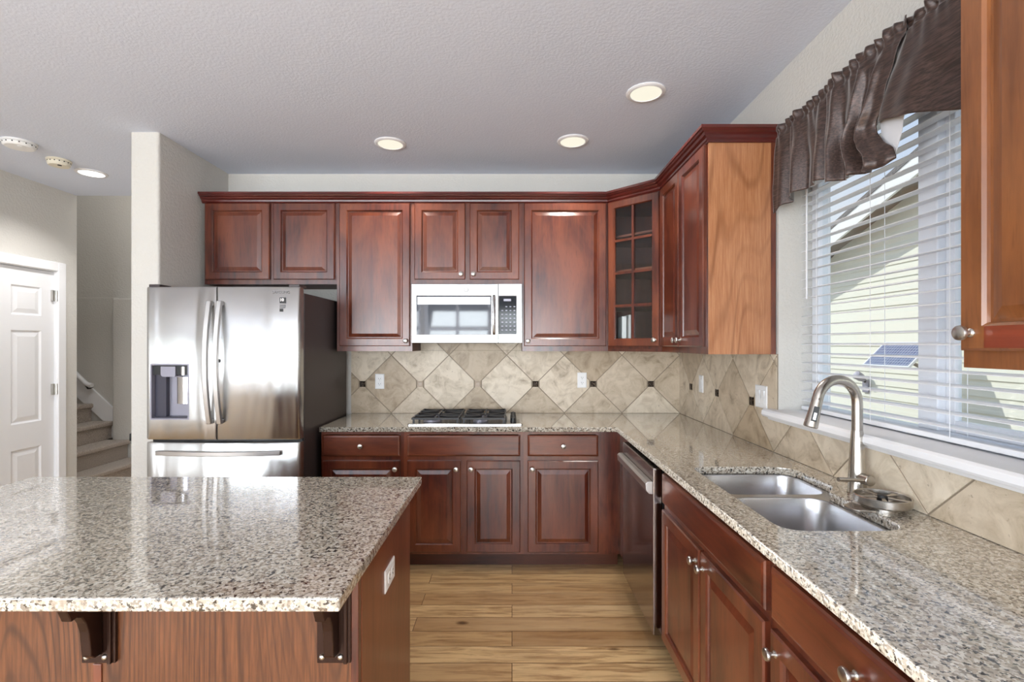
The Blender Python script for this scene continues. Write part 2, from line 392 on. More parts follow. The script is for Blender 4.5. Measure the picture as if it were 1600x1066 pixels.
# stairwell beyond the hall: tall far wall, lower ledge wall, side wall
bm = new(); box(bm, -5.6, -2.0, 5.45, 5.6, 0, 4.2); struct('wall_stair', bm, M['wall'])
bm = new(); box(bm, -5.6, -4.405, 5.44, 5.45, 0, 1.96); struct('wall_ledge', bm, M['wall'], bevel=.012)
bm = new(); box(bm, -4.405, -2.3, 5.36, 5.45, 0, 1.945); struct('wall_landing', bm, M['wall'], bevel=.012)
bm = new(); box(bm, -2.34, -2.19, D+.15, 5.45, 0, 4.2); struct('wall_stairside', bm, M['wall'])
bm = new(); box(bm, -5.6, -2.19, 4.258, 5.6, 4.2, 4.3); struct('ceiling_stairwell', bm, M['ceiling'])
bm = new(); box(bm, -5.7, -5.6, 4.138, 5.6, 0, 4.3); struct('wall_stairend', bm, M['wall'])
bm = new(); box(bm, -5.6, LX-.12, 4.138, 4.258, 0, 4.2); struct('wall_stairfront', bm, M['wall'])
bm = new(); box(bm, LX-.12, -2.19, 4.138, 4.258, CH+.12, 4.2); struct('wall_stairheader', bm, M['wall'])
# rear wall with three big windows, invented to supply light
bm = new()
RWX = (-3.6, -2.0, -.4); RWW = 1.5; RZ0, RZ1 = .3, 2.6
edges = [LX-.12]+[v for x in RWX for v in (x, x+RWW)]+[RX+.2]
for a, b in zip(edges[::2], edges[1::2]): box(bm, a, b, -4.65, -4.5, 0, CH)
for x in RWX:
    box(bm, x, x+RWW, -4.65, -4.5, 0, RZ0); box(bm, x, x+RWW, -4.65, -4.5, RZ1, CH)
struct('wall_rear', bm, M['wall'])
for i, x0 in enumerate(RWX):
    w = thing('window_%d' % (i+2), None, None, (x0, -4.5, RZ0), kind='structure'); h = RZ1-RZ0
    bm = new(); box(bm, 0, RWW, -.1, 0, 0, .06); box(bm, 0, RWW, -.1, 0, h-.06, h); box(bm, 0, .06, -.1, 0, .06, h-.06); box(bm, RWW-.06, RWW, -.1, 0, .06, h-.06); box(bm, RWW/2-.035, RWW/2+.035, -.1, 0, .06, h-.06); box(bm, .06, RWW-.06, -.09, -.01, 1.45, 1.55)
    obj('window_frame', bm, M['vinyl'], w)
    bm = new(); box(bm, .06, RWW-.06, -.06, -.055, .06, h-.06); obj('pane', bm, M['glass'], w)

w = thing('window_5', None, None, (LX-.12, -3.6, .35), kind='structure')  # side window, invented as an opening for the added lamp
bm = new(); box(bm, 0, .08, 0, 2.8, 0, .06); box(bm, 0, .08, 0, 2.8, 2.14, 2.2); box(bm, 0, .08, 0, .06, .06, 2.14); box(bm, 0, .08, 2.74, 2.8, .06, 2.14); box(bm, 0, .08, 1.37, 1.43, .06, 2.14)
obj('window_frame', bm, M['vinyl'], w)
bm = new(); box(bm, .03, .034, .06, 2.74, .06, 2.14); obj('pane', bm, M['glass'], w)

# hall door with six panels
d1 = thing('door_1', 'white six panel hall door, closed, hinged on its right edge', None, (LX, 3.27, 0), kind='structure')
DW, DH = .797, 2.04
def panel_face(bm, x0, x1, z0, z1, y):
    pass
bm = new()
# slab in local YZ, facing +X
bx_ = -.02
rows = [(.0, .18), (.18, .62), (.62, .82), (.82, 1.55), (1.55, 1.67), (1.67, 1.90), (1.90, DH)]
cols = [(0, .11), (.11, .35), (.35, .447), (.447, .687), (.687, DW)]
def hx(y, z): return None
for (z0, z1) in rows:
    for (y0, y1) in cols:
        pan = (z0, z1) in ((.18, .62), (.82, 1.55), (1.67, 1.90)) and (y0, y1) in ((.11, .35), (.447, .687))
        if not pan:
            v = ring(bm, [(bx_, y0, z0), (bx_, y1, z0), (bx_, y1, z1), (bx_, y0, z1)]); bm.faces.new(v)
        else:
            L = [[(bx_+h, y0+i, z0+i), (bx_+h, y1-i, z0+i), (bx_+h, y1-i, z1-i), (bx_+h, y0+i, z1-i)] for i, h in ((0, 0), (.012, -.009), (.02, -.009), (.05, -.002))]
            loft(bm, L, cap0=False)
bmesh.ops.remove_doubles(bm, verts=bm.verts, dist=1e-5)
box(bm, bx_-.034, bx_-.012, 0, DW, 0, DH)
obj('door_slab', bm, M['white'], d1)
bm = new()
for a in ((-.075, -.004, 0, 2.125), (DW+.004, DW+.075, 0, 2.125), (-.004, DW+.004, 2.05, 2.125)):
    box(bm, 0, .016, a[0], a[1], a[2], a[3]); 
box(bm, -.05, .004, DW+.001, DW+.012, 0, 2.05); box(bm, -.05, .004, -.012, -.001, 0, 2.05); box(bm, -.05, .004, -.012, DW+.012, 2.045, 2.055)
obj('door_casing', bm, M['white'], d1, bevel=.005)
for z in (.18, 1.02, 1.8):
    bm = new(); cyl(bm, (.004, DW-.002, z), (.004, DW-.002, z+.09), .007); box(bm, -.018, 0, DW-.03, DW+.001, z, z+.09); obj('hinge', bm, M['knob'], d1, smooth=True)
bm = new(); box(bm, LX, LX+.014, -4.5, 3.19, 0, .11); box(bm, LX, LX+.014, 4.148, 4.258, 0, .11); struct('baseboard_left', bm, M['white'], bevel=.004)

# ------------------------------------------------------------------ kitchen window
w1 = thing('window_1', 'white vinyl sliding window over the sink', None, (0, 0, 0), kind='structure')
FX = 1.445
bm = new(); box(bm, FX, FX+.06, WY0, WY1, WZ0, WZ0+.045); box(bm, FX, FX+.06, WY0, WY1, WZ1-.045, WZ1); box(bm, FX, FX+.06, WY0, WY0+.05, WZ0+.045, WZ1-.045); box(bm, FX, FX+.06, WY1-.05, WY1, WZ0+.045, WZ1-.045)
obj('window_frame', bm, M['vinyl'], w1, bevel=.004)
bm = new(); box(bm, FX+.002, FX+.035, 1.655, 1.735, WZ0+.045, WZ1-.045); obj('meeting_stile', bm, M['vinyl'], w1, bevel=.004)
bm = new()
for a in ((WY0+.05, WY0+.085), (1.62, 1.655)): box(bm, FX+.03, FX+.055, a[0], a[1], WZ0+.045, WZ1-.045)
box(bm, FX+.03, FX+.055, WY0+.085, 1.62, WZ0+.045, WZ0+.085); box(bm, FX+.03, FX+.055, WY0+.085, 1.62, WZ1-.085, WZ1-.045)
obj('sash', bm, M['vinyl'], w1, bevel=.003)
for a in ((1.735, WY1-.05, .02), (WY0+.085, 1.62, .042)):
    bm = new(); box(bm, FX+a[2], FX+a[2]+.004, a[0], a[1], WZ0+.045, WZ1-.045); obj('pane', bm, M['glass'], w1)
bm = new(); prism(bm, [(1.232, WZ0-.012), (1.226, WZ0-.002), (1.228, WZ0+.016), (1.238, WZ0+.024), (FX, WZ0+.024), (FX, WZ0), (RX, WZ0), (RX-.011, WZ0-.03), (1.262, WZ0-.03), (1.256, WZ0-.018)], WY0-.05, WY1+.05, 'XZ')
obj('sill', bm, M['white'], w1, bevel=.002)

# blind: horizontal slats, headrail, bottom rail, cords, wand
bl = thing('window_blind', 'white horizontal slat blind with open slats in the window over the sink', 'blind', (1.405, 1.70, WZ0+.03))
zb0 = WZ0+.024
bm = new(); box(bm, -.028, .028, -.625, .625, WZ1-.05-WZ0-.03, WZ1-.003-WZ0-.03); obj('headrail', bm, M['slat'], bl, bevel=.003)
bm = new(); box(bm, -.025, .025, -.622, .622, .0, .018); obj('bottom_rail', bm, M['slat'], bl, bevel=.004)
slat_me = None; z = .045; k = 0
while z < WZ1-WZ0-.1:
    if slat_me is None:
        bm = new(); prism(bm, [(-.025, 0), (-.012, .0025), (.012, .0025), (.025, 0), (.025, .0022), (.012, .0048), (-.012, .0048), (-.025, .0022)], -.62, .62, 'XZ')
        s0 = obj('slat', bm, M['slat'], bl); slat_me = s0.data
    else:
        s0 = bpy.data.objects.new('slat', slat_me); COL.objects.link(s0); s0.parent = bl
    s0.location = (0, 0, z); s0.rotation_euler = (0, math.radians(-5), 0); z += .044
for y in (-.5, -.17, .17, .5):
    for x in (-.028, .028):
        bm = new(); cyl(bm, (x, y, .01), (x, y, WZ1-WZ0-.07), .0011, n=6); obj('ladder_cord', bm, M['slat'], bl)
bm = new(); cyl(bm, (-.036, .56, .52), (-.036, .56, WZ1-WZ0-.08), .004, n=8); obj('tilt_wand', bm, M['slat'], bl)

# ------------------------------------------------------------------ valance
val = thing('valance', 'brown satin valance with gathered top above the sink window', 'valance', (1.25, 1.70, 2.465))
def interp(pts, t):
    if t <= pts[0][0]: return pts[0][1]
    for (a, p), (b, q) in zip(pts, pts[1:]):
        if t <= b:
            s = (t-a)/(b-a); s = s*s*(3-2*s)*.4+s*.6; return p+(q-p)*s
    return pts[-1][1]
def cloth_sheet(name, yl, yr, zb, xoff, folds, seed, mat, nu=110, nv=44, ztop=2.465, ruffle=.009):
    rnd = random.Random(seed); ph = [rnd.uniform(0, 6.28) for _ in range(6)]
    bm = new(); g = []
    ya = yl(2.4) if callable(yl) else yl
    for j in range(nv+1):
        row = []; v = j/nv
        for i in range(nu+1):
            u = i/nu; z0 = ztop-v*(ztop-zb(u))
            a = yl(z0) if callable(yl) else yl; b = yr(z0) if callable(yr) else yr
            y = a+(b-a)*u
            top = math.exp(-v*9)*min(1, (1-u)*14+.02, u*14+.02)
            x = -ruffle*top*(math.sin(y*150+ph[0])+.6*math.sin(y*93+ph[1]))
            amp = .004+.02*min(1, v*1.4)
            w = folds*u*2*PI+ph[2]+.7*math.sin(v*2+ph[3])+.6*math.sin(u*9+ph[4])
            x += -amp*(math.sin(w)+.35*math.sin(2.3*w+ph[5]))
            x += -.004*math.sin(y*60+v*14+ph[1])*(1-v)*.6
            if 0.05 < v < .12: x += .006
            z = z0+(.003*math.sin(y*70+ph[3])*(top if j < 3 else 0))
            row.append(bm.verts.new((xoff+x, y-1.70, z-2.465)))
        g.append(row)
    for j in range(nv):
        for i in range(nu): bm.faces.new((g[j][i], g[j][i+1], g[j+1][i+1], g[j+1][i]))
    o = obj(name, bm, mat, val, smooth=True); o.data.shade_smooth()
    so = o.modifiers.new('thickness', 'SOLIDIFY'); so.thickness = .002
    return o
zb1 = lambda u: interp([(0, 2.055), (.12, 2.085), (.45, 2.112), (.8, 2.098), (1, 2.08)], u)
cloth_sheet('side_fold', 2.295, 1.86, zb1, .002, 2.7, 3, M['cloth'])
yr2 = lambda z: interp([(2.02, 1.612), (2.035, 1.592), (2.05, 1.582), (2.085, 1.592), (2.123, 1.631), (2.16, 1.652), (2.187, 1.654), (2.25, 1.615), (2.47, 1.51)], z)
zb2 = lambda u: interp([(0, 2.066), (.4, 2.046), (.85, 2.03), (.93, 2.03), (1, 2.046)], u)
cloth_sheet('cascade_fold', 1.885, yr2, zb2, -.024, 2.6, 8, M['cloth'])
zb3 = lambda u: interp([(0, 2.205), (.12, 2.19), (.3, 2.158), (.6, 2.09), (1, 2.06)], u)
cloth_sheet('swag', lambda z: interp([(2.1, 1.72), (2.2, 1.715), (2.465, 1.60)], z), 1.07, zb3, -.004, 1.3, 5, M['cloth'])
bm = new(); prism(bm, [(1.67, 2.22), (1.66, 2.14), (1.625, 2.075), (1.60, 2.07), (1.575, 2.13), (1.562, 2.21)], 1.262, 1.264, 'YZ')
for v in bm.verts: v.co -= Vector((1.25, 1.70, 2.465))
obj('lining', bm, M['lining'], val)
bm = new(); cyl(bm, (.027, -.63, -.04), (.027, .58, -.04), .005); cyl(bm, (.027, .575, -.04), (.035, .575, -.04), .004); cyl(bm, (.027, -.625, -.04), (.035, -.625, -.04), .004); obj('curtain_rod', bm, M['white'], val, smooth=True)

# ------------------------------------------------------------------ backsplash
def clip(poly, x0, x1, z0, z1):
    def cut(p, f, inter):
        out = []
        for i in range(len(p)):
            a, b = p[i-1], p[i]
            if f(b):
                if not f(a): out.append(inter(a, b))
                out.append(b)
            elif f(a): out.append(inter(a, b))
        return out
    for ax, lim, sg in ((0, x0, 1), (0, x1, -1), (1, z0, 1), (1, z1, -1)):
        f = lambda q, ax=ax, lim=lim, sg=sg: (q[ax]-lim)*sg >= 0
        def inter(a, b, ax=ax, lim=lim):
            t = (lim-a[ax])/(b[ax]-a[ax]); return tuple(a[k]+(b[k]-a[k])*t for k in (0, 1))
        if poly: poly = cut(poly, f, inter)
    return poly
def tiles(rects, cx, cz, p, accents, place, parent_name, label):
    """rects in wall coords (a along wall, z); place(a, z, depth) -> xyz, depth measured out from the wall"""
    root = thing(parent_name, label, None, (0, 0, 0), kind='structure')
    bm = new()
    for (a0, a1, z0, z1) in rects:
        loft(bm, [[place(a, z, .0005) for a, z in ((a0,z0),(a1,z0),(a1,z1),(a0,z1))], [place(a, z, .0065) for a, z in ((a0,z0),(a1,z0),(a1,z1),(a0,z1))]])
    obj('grout_bed', bm, M['grout'], root)
    bm = new(); lay = bm.loops.layers.float_color.new('tile'); h = p/2; g = .0042; ac = .027
    amin = min(r[0] for r in rects); amax = max(r[1] for r in rects)
    rnd = random.Random(len(parent_name)*3+5)
    for half in (0, 1):
        for i in range(-12, 14):
            for j in range(-3, 4):
                x = cx+i*p+half*h; zc = cz+j*p+half*h   # tile centres sit beside the accent points
                x += h
                if x < amin-h or x > amax+h: continue
                c = (rnd.random(), rnd.random(), rnd.random(), 1)
                hh = h-g*1.1
                poly = [(x-hh, zc), (x, zc-hh), (x+hh, zc), (x, zc+hh)]
                if half == 0 and j == 0:   # clipped where the square accents sit
                    poly = [(x-hh+ac, zc+ac), (x-hh+ac, zc-ac), (x, zc-hh), (x+hh-ac, zc-ac), (x+hh-ac, zc+ac), (x, zc+hh)]
                for (a0, a1, z0, z1) in rects:
                    q = clip(poly, a0+.0005, a1-.0005, z0+.002, z1-.0003)
                    if not q or len(q) < 3: continue
                    n0 = len(bm.faces)
                    loft(bm, [[place(a, z, .004) for a, z in q], [place(a, z, .0100) for a, z in q]])
                    bm.faces.ensure_lookup_table()
                    for f in bm.faces[n0:]:
                        for lp in f.loops: lp[lay] = c
    obj('diamond_tiles', bm, M['travertine'], root)
    for a, mat in accents:
        bm = new(); s = .022
        L = [[place(a+u*k, cz+w*k, dd) for u, w in ((-1,-1),(1,-1),(1,1),(-1,1))] for k, dd in ((s, .004), (s, .0105), (s*.86, .012), (s*.7, .0105), (s*.55, .0125))]
        loft(bm, L); obj('accent_tile', bm, M[mat], root)
    return root
tiles([(-1.225, RX-.010, .9142, 1.391), (-.695, .072, 1.391, 1.6)], -1.138, 1.137, .4390, [(-1.138, 'accent'), (-.699, 'accentpale'), (-.260, 'accentpale'), (.179, 'accent'), (.618, 'accent'), (1.057, 'accent')], lambda a, z, d: (a, D-d, z), 'trim_1', 'travertine diamond tile backsplash behind the cooktop')
tiles([(2.347, D-.0005, .9142, 1.391), (WY0-.02, 2.347, .9142, WZ0-.031), (.3, WY0-.02, .9142, 1.391)], 2.591, 1.137, .44, [(3.471, 'accent'), (3.031, 'accent'), (2.591, 'accent')], lambda a, z, d: (RX-d, a, z), 'trim_2', 'travertine diamond tile backsplash under the sink window')

# ------------------------------------------------------------------ cabinet builders
def knob(parent, loc):
    bm = new(); lathe(bm, [(.009, 0), (.009, .002), (.0055, .005), (.005, .012), (.008, .016), (.0148, .019), (.0158, .023), (.0145, .027), (.009, .0295), (.001, .0302)], (0, 0, 0), (0, -1, 0), 24)
    o = obj('knob', bm, M['knob'], parent, smooth=True, loc=loc); tag(o, 'round satin nickel knob'); return o
def raised_door(parent, x0, x1, z0, z1, y=0.0, knob_at=None, mat='cherryZ', name='door', fw=.055, rails=None, rot=None, pos=None):
    """frame door facing -Y; back plane at y"""
    w, h, t = x1-x0, z1-z0, .02
    bm = new()
    loft(bm, [rectloop(0, w, 0, h, 0), rectloop(0, w, 0, h, -t+.005), rectloop(.005, w-.005, .005, h-.005, -t), rectloop(fw-.006, w-fw+.006, fw-.006, h-fw+.006, -t), rectloop(fw, w-fw, fw, h-fw, -t+.005), rectloop(fw+.002, w-fw-.002, fw+.002, h-fw-.002, -t+.011), rectloop(fw+.002, w-fw-.002, fw+.002, h-fw-.002, 0)], cap0=False, cap1=False)
    bmesh.ops.remove_doubles(bm, verts=bm.verts, dist=1e-6)
    o = obj(name, bm, M[mat], parent, loc=(x0, y, z0) if pos is None else pos, rot=rot)
    if rails:
        bm = new(); box(bm, fw, w-fw, -t-.0006, -t+.002, .006, fw-.006); obj('bottom_rail', bm, M[rails], o)
    f = fw+.0015
    bm = new(); loft(bm, [rectloop(f, w-f, f, h-f, -.001), rectloop(f, w-f, f, h-f, -t+.011), rectloop(f+.006, w-f-.006, f+.006, h-f-.006, -t+.011), rectloop(f+.030, w-f-.030, f+.030, h-f-.030, -t+.003)])
    obj('raised_panel', bm, M[mat], o)
    if knob_at: knob(o, (knob_at[0], -t, knob_at[1]))
    return o
def slab_drawer(parent, x0, x1, z0, z1, y=0.0, knobs=1, mat='cherryX', name='drawer'):
    w, h, t = x1-x0, z1-z0, .02
    bm = new(); loft(bm, [rectloop(0, w, 0, h, 0), rectloop(0, w, 0, h, -t+.008), rectloop(.004, w-.004, .004, h-.004, -t+.003), rectloop(.012, w-.012, .012, h-.012, -t)])
    o = obj(name, bm, M[mat], parent, loc=(x0, y, z0))
    if knobs == 1: knob(o, (w/2, -t, h/2))
    return o
def face_frame(parent, w, z0, z1, opens, mat='cherryZ', t=.02):
    """frame of boxes around openings list of (x0,x1,z0,z1), built from a grid"""
    xs = sorted({0, w} | {o[0] for o in opens} | {o[1] for o in opens}); zs = sorted({z0, z1} | {o[2] for o in opens} | {o[3] for o in opens})
    bm = new()
    for xa, xb in zip(xs, xs[1:]):
        for za, zb in zip(zs, zs[1:]):
            cx, cz = (xa+xb)/2, (za+zb)/2
            if any(o[0] < cx < o[1] and o[2] < cz < o[3] for o in opens): continue
            box(bm, xa, xb, 0, t, za, zb)
    bmesh.ops.remove_doubles(bm, verts=bm.verts, dist=1e-6)
    return obj('face_frame', bm, M[mat], parent)
def carcass(parent, w, z0, z1, depth, top=True, mat='cherry_box', name='cabinet_box', t=.016):
    bm = new(); y0 = .02
    box(bm, .0006, t, y0, depth, z0, z1); box(bm, w-t, w-.0006, y0, depth, z0, z1); box(bm, t, w-t, y0, depth, z0+.001, z0+t); box(bm, t, w-t, depth-.008, depth, z0+t, z1)
    if top: box(bm, t, w-t, y0, depth-.008, z1-t, z1)
    return obj(name, bm, M[mat], parent)
def base_cabinet(label, loc, rz, w, drawers, doors, depth=.605, kick=True, group='base cabinets with cherry doors', panel_mats=('cherryZ', 'cherryX'), fake=False):
    r = thing('base_cabinet', label, 'cabinet', loc, rz)
    carcass(r, w, .10, .882, depth, top=False)
    op = [(a+.012, b-.012, .735, .865) for a, b in drawers]+[(a+.012, b-.012, .125, .69) for a, b, k in doors]
    face_frame(r, w, .10, .882, op)
    if kick:
        bm = new(); box(bm, 0, w, .075, .09, 0, .10); obj('toe_kick', bm, M['kick'], r)
    for a, b in drawers: slab_drawer(r, a, b, .728, .862, knobs=0 if fake else 1, name='false_front' if fake else 'drawer')
    for a, b, k in doors:
        kw = b-a
        raised_door(r, a, b, .118, .700, knob_at=(kw-.028 if k == 'R' else .028, .582-.05))
    return r
# back run (local x to the right, front toward -Y)
FY = D-.61
base_cabinet('cherry base cabinet beside the refrigerator, left of the cooktop cabinet', (-1.216, FY, 0), 0, .526, [(.012, .505)], [(.012, .505, 'R')])
base_cabinet('cherry base cabinet under the gas cooktop with a plain false drawer front', (-.690, FY, 0), 0, .765, [(.025, .742)], [(.025, .365, 'R'), (.403, .742, 'L')], fake=True)
base_cabinet('cherry base cabinet right of the cooktop, next to the inside corner', (.075, FY, 0), 0, .615, [(.025, .473)], [(.025, .473, 'L')])
# right run (front toward -X)
SX = .69
def right_loc(y): return (SX, y, 0)
base_cabinet('cherry sink base cabinet with two doors and a long worn false front', right_loc(2.200), -PI/2, .915, [(.018, .902)], [(.018, .452, 'R'), (.466, .902, 'L')], depth=.59, fake=True)
base_cabinet('cherry base cabinet nearest the camera, right of the sink cabinet, with a wide drawer', right_loc(1.284), -PI/2, .68, [(.018, .655)], [(.018, .655, 'L')], depth=.59)
# filler between the corner and the dishwasher
bm = new(); box(bm, 0, .02, -.258, -.002, .10, .882); box(bm, .075, .09, -.258, -.002, 0, .10)
tag(obj('cabinet_filler', bm, M['cherryZ'], loc=(SX, FY, 0), bevel=.001), 'narrow cherry filler strip between the corner cabinet and the dishwasher', 'cabinet filler')

def wall_cabinet(label, loc, rz, w, z0, z1, doors, depth=.325, end=None, mats=('cherryZ',), rails=None):
    r = thing('wall_cabinet', label, 'cabinet', loc, rz)
    h = z1-z0
    carcass(r, w, 0, h, depth)
    face_frame(r, w, 0, h, [(a+.012, b-.012, dz0+.012, dz1-.012) for a, b, dz0, dz1, k in doors], mats[0])
    for a, b, dz0, dz1, k in doors:
        kw = b-a
        raised_door(r, a, b, dz0, dz1, knob_at=None if k is None else (kw-.027 if k == 'R' else .027, .036), mat=mats[0], rails=rails)
    if end == 'R':
        bm = new(); box(bm, w, w+.005, .0, depth, 0, h); tag(obj('end_panel', bm, M['end'], r, bevel=.001), 'paler veneered side panel facing the camera')
        bm = new(); box(bm, w-.001, w+.009, depth-.022, depth, 0, h); obj('scribe_strip', bm, M['cherryZ'], r)
    return r
UY = D-.33; ZB, ZT = 1.391, 2.43
zd = (.036, 1.026)
wall_cabinet('short cherry wall cabinet with two knobless doors above the refrigerator', (-2.137, UY, 1.857), 0, .920, 1.857, ZT, [(.014, .458, .031, .560, None), (.485, .908, .031, .560, None)])
wall_cabinet('tall single door cherry wall cabinet between refrigerator and microwave', (-1.217, UY, ZB), 0, .523, ZB, ZT, [(.022, .510, *zd, 'R')])
wall_cabinet('short two door cherry wall cabinet above the microwave', (-.694, UY, 1.857), 0, .765, 1.857, ZT, [(.018, .370, .031, .560, 'R'), (.401, .742, .031, .560, 'L')])
wall_cabinet('tall single door cherry wall cabinet right of the microwave', (.071, UY, ZB), 0, .597, ZB, ZT, [(.013, .582, *zd, 'L')])
wall_cabinet('two door cherry wall cabinet on the window wall with a pale end panel', (.955, 3.096, ZB), -PI/2, .727, ZB, ZT, [(.012, .352, *zd, 'R'), (.362, .712, *zd, 'L')], end='R')
wall_cabinet('sun faded cherry wall cabinet at the right edge, nearest the camera', (.955, 1.028, ZB), -PI/2, .62, ZB, ZT, [(.010, .610, *zd, 'L')], mats=('oldcherry',), rails='oldrail')

# diagonal corner cabinet with a glazed door
cc = thing('corner_cabinet', 'diagonal cherry corner wall cabinet with an eight pane glass door', 'cabinet', (.668, UY, ZB))
CP = [(0, 0), (0, .33), (.617, .33), (.617, -.287), (.287, -.287)]
H = ZT-ZB
bm = new(); prism(bm, [(x+.001*(1 if x < .1 else -1), y) for x, y in CP], 0, .018); prism(bm, CP, H-.018, H)
box(bm, .001, .017, .02, .322, .018, H-.018); box(bm, .001, .609, .322, .329, .018, H-.018); box(bm, .607, .615, -.286, .322, .018, H-.018); box(bm, .30, .607, -.286, -.270, .018, H-.018)
obj('cabinet_box', bm, M['cherry_box'], cc)
for z in (.30, .545, .785):
    bm = new(); prism(bm, [(.02, .03), (.02, .32), (.605, .32), (.605, -.268), (.315, -.268)], z, z+.015); obj('shelf', bm, M['cherry_box'], cc)
# diagonal front frame
dw = math.hypot(.287, .287); ca = -PI/4
ffr = bpy.data.objects.new('tmp', None)
bm = new()
for a in ((0, .03, 0, H), (dw-.03, dw, 0, H), (.03, dw-.03, 0, .045), (.03, dw-.03, H-.03, H)): box(bm, a[0], a[1], .001, .02, a[2], a[3])
obj('face_frame', bm, M['cherryZ'], cc, rot=(0, 0, ca))
bpy.data.objects.remove(ffr)
gw, gh = dw-.024, .99
bm = new(); f = .052
loft(bm, [rectloop(0, gw, 0, gh, 0), rectloop(0, gw, 0, gh, -.015), rectloop(.005, gw-.005, .005, gh-.005, -.02), rectloop(f-.006, gw-f+.006, f-.006, gh-f+.006, -.02), rectloop(f, gw-f, f, gh-f, -.012), rectloop(f, gw-f, f, gh-f, 0)], cap0=False, cap1=False)
loopy = None
e = Vector((math.cos(ca), math.sin(ca), 0)); nrm = Vector((math.sin(ca), -math.cos(ca), 0))
gd = obj('glass_door', bm, M['cherryZ'], cc, loc=e*.012+Vector((0, 0, .036)), rot=(0, 0, ca))
bm = new(); box(bm, gw/2-.008, gw/2+.008, -.015, -.003, f, gh-f)
for k in (1, 2, 3):
    zz = f+(gh-2*f)*k/4; box(bm, f, gw-f, -.0152, -.003, zz-.008, zz+.008)
obj('muntins', bm, M['cherryZ'], gd)
bm = new(); box(bm, f-.004, gw-f+.004, -.0045, -.0022, f-.004, gh-f+.004); obj('glass_pane', bm, M['cabglass'], gd)
knob(gd, (gw-.027, -.02, .04))
for i, (x, y, w_, h_) in enumerate(((.098, .0, .030, .225), (.142, -.01, .016, .235))):
    bm = new(); box(bm, 0, w_, 0, .15, 0, h_)
    tag(obj('booklet', bm, M['plastic'], loc=(.668+x, UY+y, ZB+.0182), bevel=.002), ('thicker white booklet, left' if i == 0 else 'thinner white booklet, right')+' one of two standing behind the glass door of the corner cabinet', 'booklet')

# crown moulding along the wall cabinets
def sweep(path, prof):
    n = len(path); bm = new(); loops = []
    P = [Vector(p) for p in path]
    for i in range(n):
        nn = []
        for a, b in ((i-1, i), (i, i+1)):
            if 0 <= a and b < n:
                d = (P[b]-P[a]).normalized(); nn.append(Vector((d.y, -d.x)))
        m = nn[0] if len(nn) == 1 else (nn[0]+nn[1]).normalized()/max(.3, (nn[0]+nn[1]).normalized().dot(nn[0]))
        loops.append([(P[i].x+m.x*o, P[i].y+m.y*o, z) for o, z in prof])
    return loft(bm, loops)
prof = [(-.012, 2.4305), (.001, 2.4305), (.001, 2.4185), (.007, 2.4185), (.011, 2.424), (.016, 2.428), (.018, 2.438), (.030, 2.446), (.036, 2.456), (.046, 2.460), (.050, 2.468), (.057, 2.470), (.057, 2.484), (-.012, 2.484)]
bm = sweep([(-2.150, UY), (.668, UY), (.955, 3.096), (.955, 2.362), (RX-.004, 2.362)], prof)
cr = tag(obj('crown_moulding', bm, M['crown'], smooth=False), 'dark cherry crown moulding running along the tops of the wall cabinets', 'moulding')

# ------------------------------------------------------------------ countertop, sink, faucet, rinser
CT0, CT1 = .884, .914
cut = fillet([(.768, 1.372), (1.130, 1.372), (1.130, 1.735), (1.190, 1.80), (1.190, 2.085), (.768, 2.085)], [.07, .09, .04, .04, .09, .05], 8)
ct = plate_with_holes('countertop', [(-1.22, D-.001), (-1.22, 3.078), (.662, 3.078), (.662, .40), (RX-.001, .40), (RX-.001, D-.001)], [cut], CT0, CT1, M['granite'], bevel=.003)
tag(ct, 'speckled granite L shaped countertop along the back and window walls', 'countertop')
sk = thing('sink', 'stainless steel double bowl sink undermounted in the granite counter', 'sink', (.96, 1.73, .68))
def bowl(x0, x1, y0, y1, r):
    bm = new()
    def lp(i, z, rad): return [(x-.96, y-1.73, z-.68) for x, y in rr(x0+i, x1-i, y0+i, y1-i, rad, 8)]
    loft(bm, [lp(-.004, .8825, r), lp(0, .8815, r), lp(.002, .876, r), lp(.008, .74, r), lp(.014, .715, r), lp(.03, .703, r*.8), lp(.06, .700, r*.6)], cap0=False)
    o = obj('bowl', bm, M['steel'], sk, smooth=True); o.data.shade_smooth()
    m = o.modifiers.new('t', 'SOLIDIFY'); m.thickness = .0015; m.offset = -1
    cx, cy = (x0+x1)/2-.96, (y0+y1)/2-1.73
    bm = new(); lathe(bm, [(.001, .0225), (.018, .0225), (.03, .0215), (.043, .025), (.045, .0205), (.001, .0205)], (cx, cy, 0)); obj('drain', bm, M['chrome'], sk, smooth=True)
b1 = (.776, 1.182, 1.800, 2.077); b2 = (.776, 1.122, 1.380, 1.768)
bowl(*b1, .075); bowl(*b2, .085)
rim = plate_with_holes('rim', [(x-.96, y-1.73) for x, y in fillet([(.75, 1.355), (1.15, 1.355), (1.15, 1.73), (1.21, 1.79), (1.21, 2.10), (.75, 2.10)], .05)],
    [[(x-.96, y-1.73) for x, y in rr(*b1, .075, 8)], [(x-.96, y-1.73) for x, y in rr(*b2, .085, 8)]], .2005, .2032, M['steel'], sk)

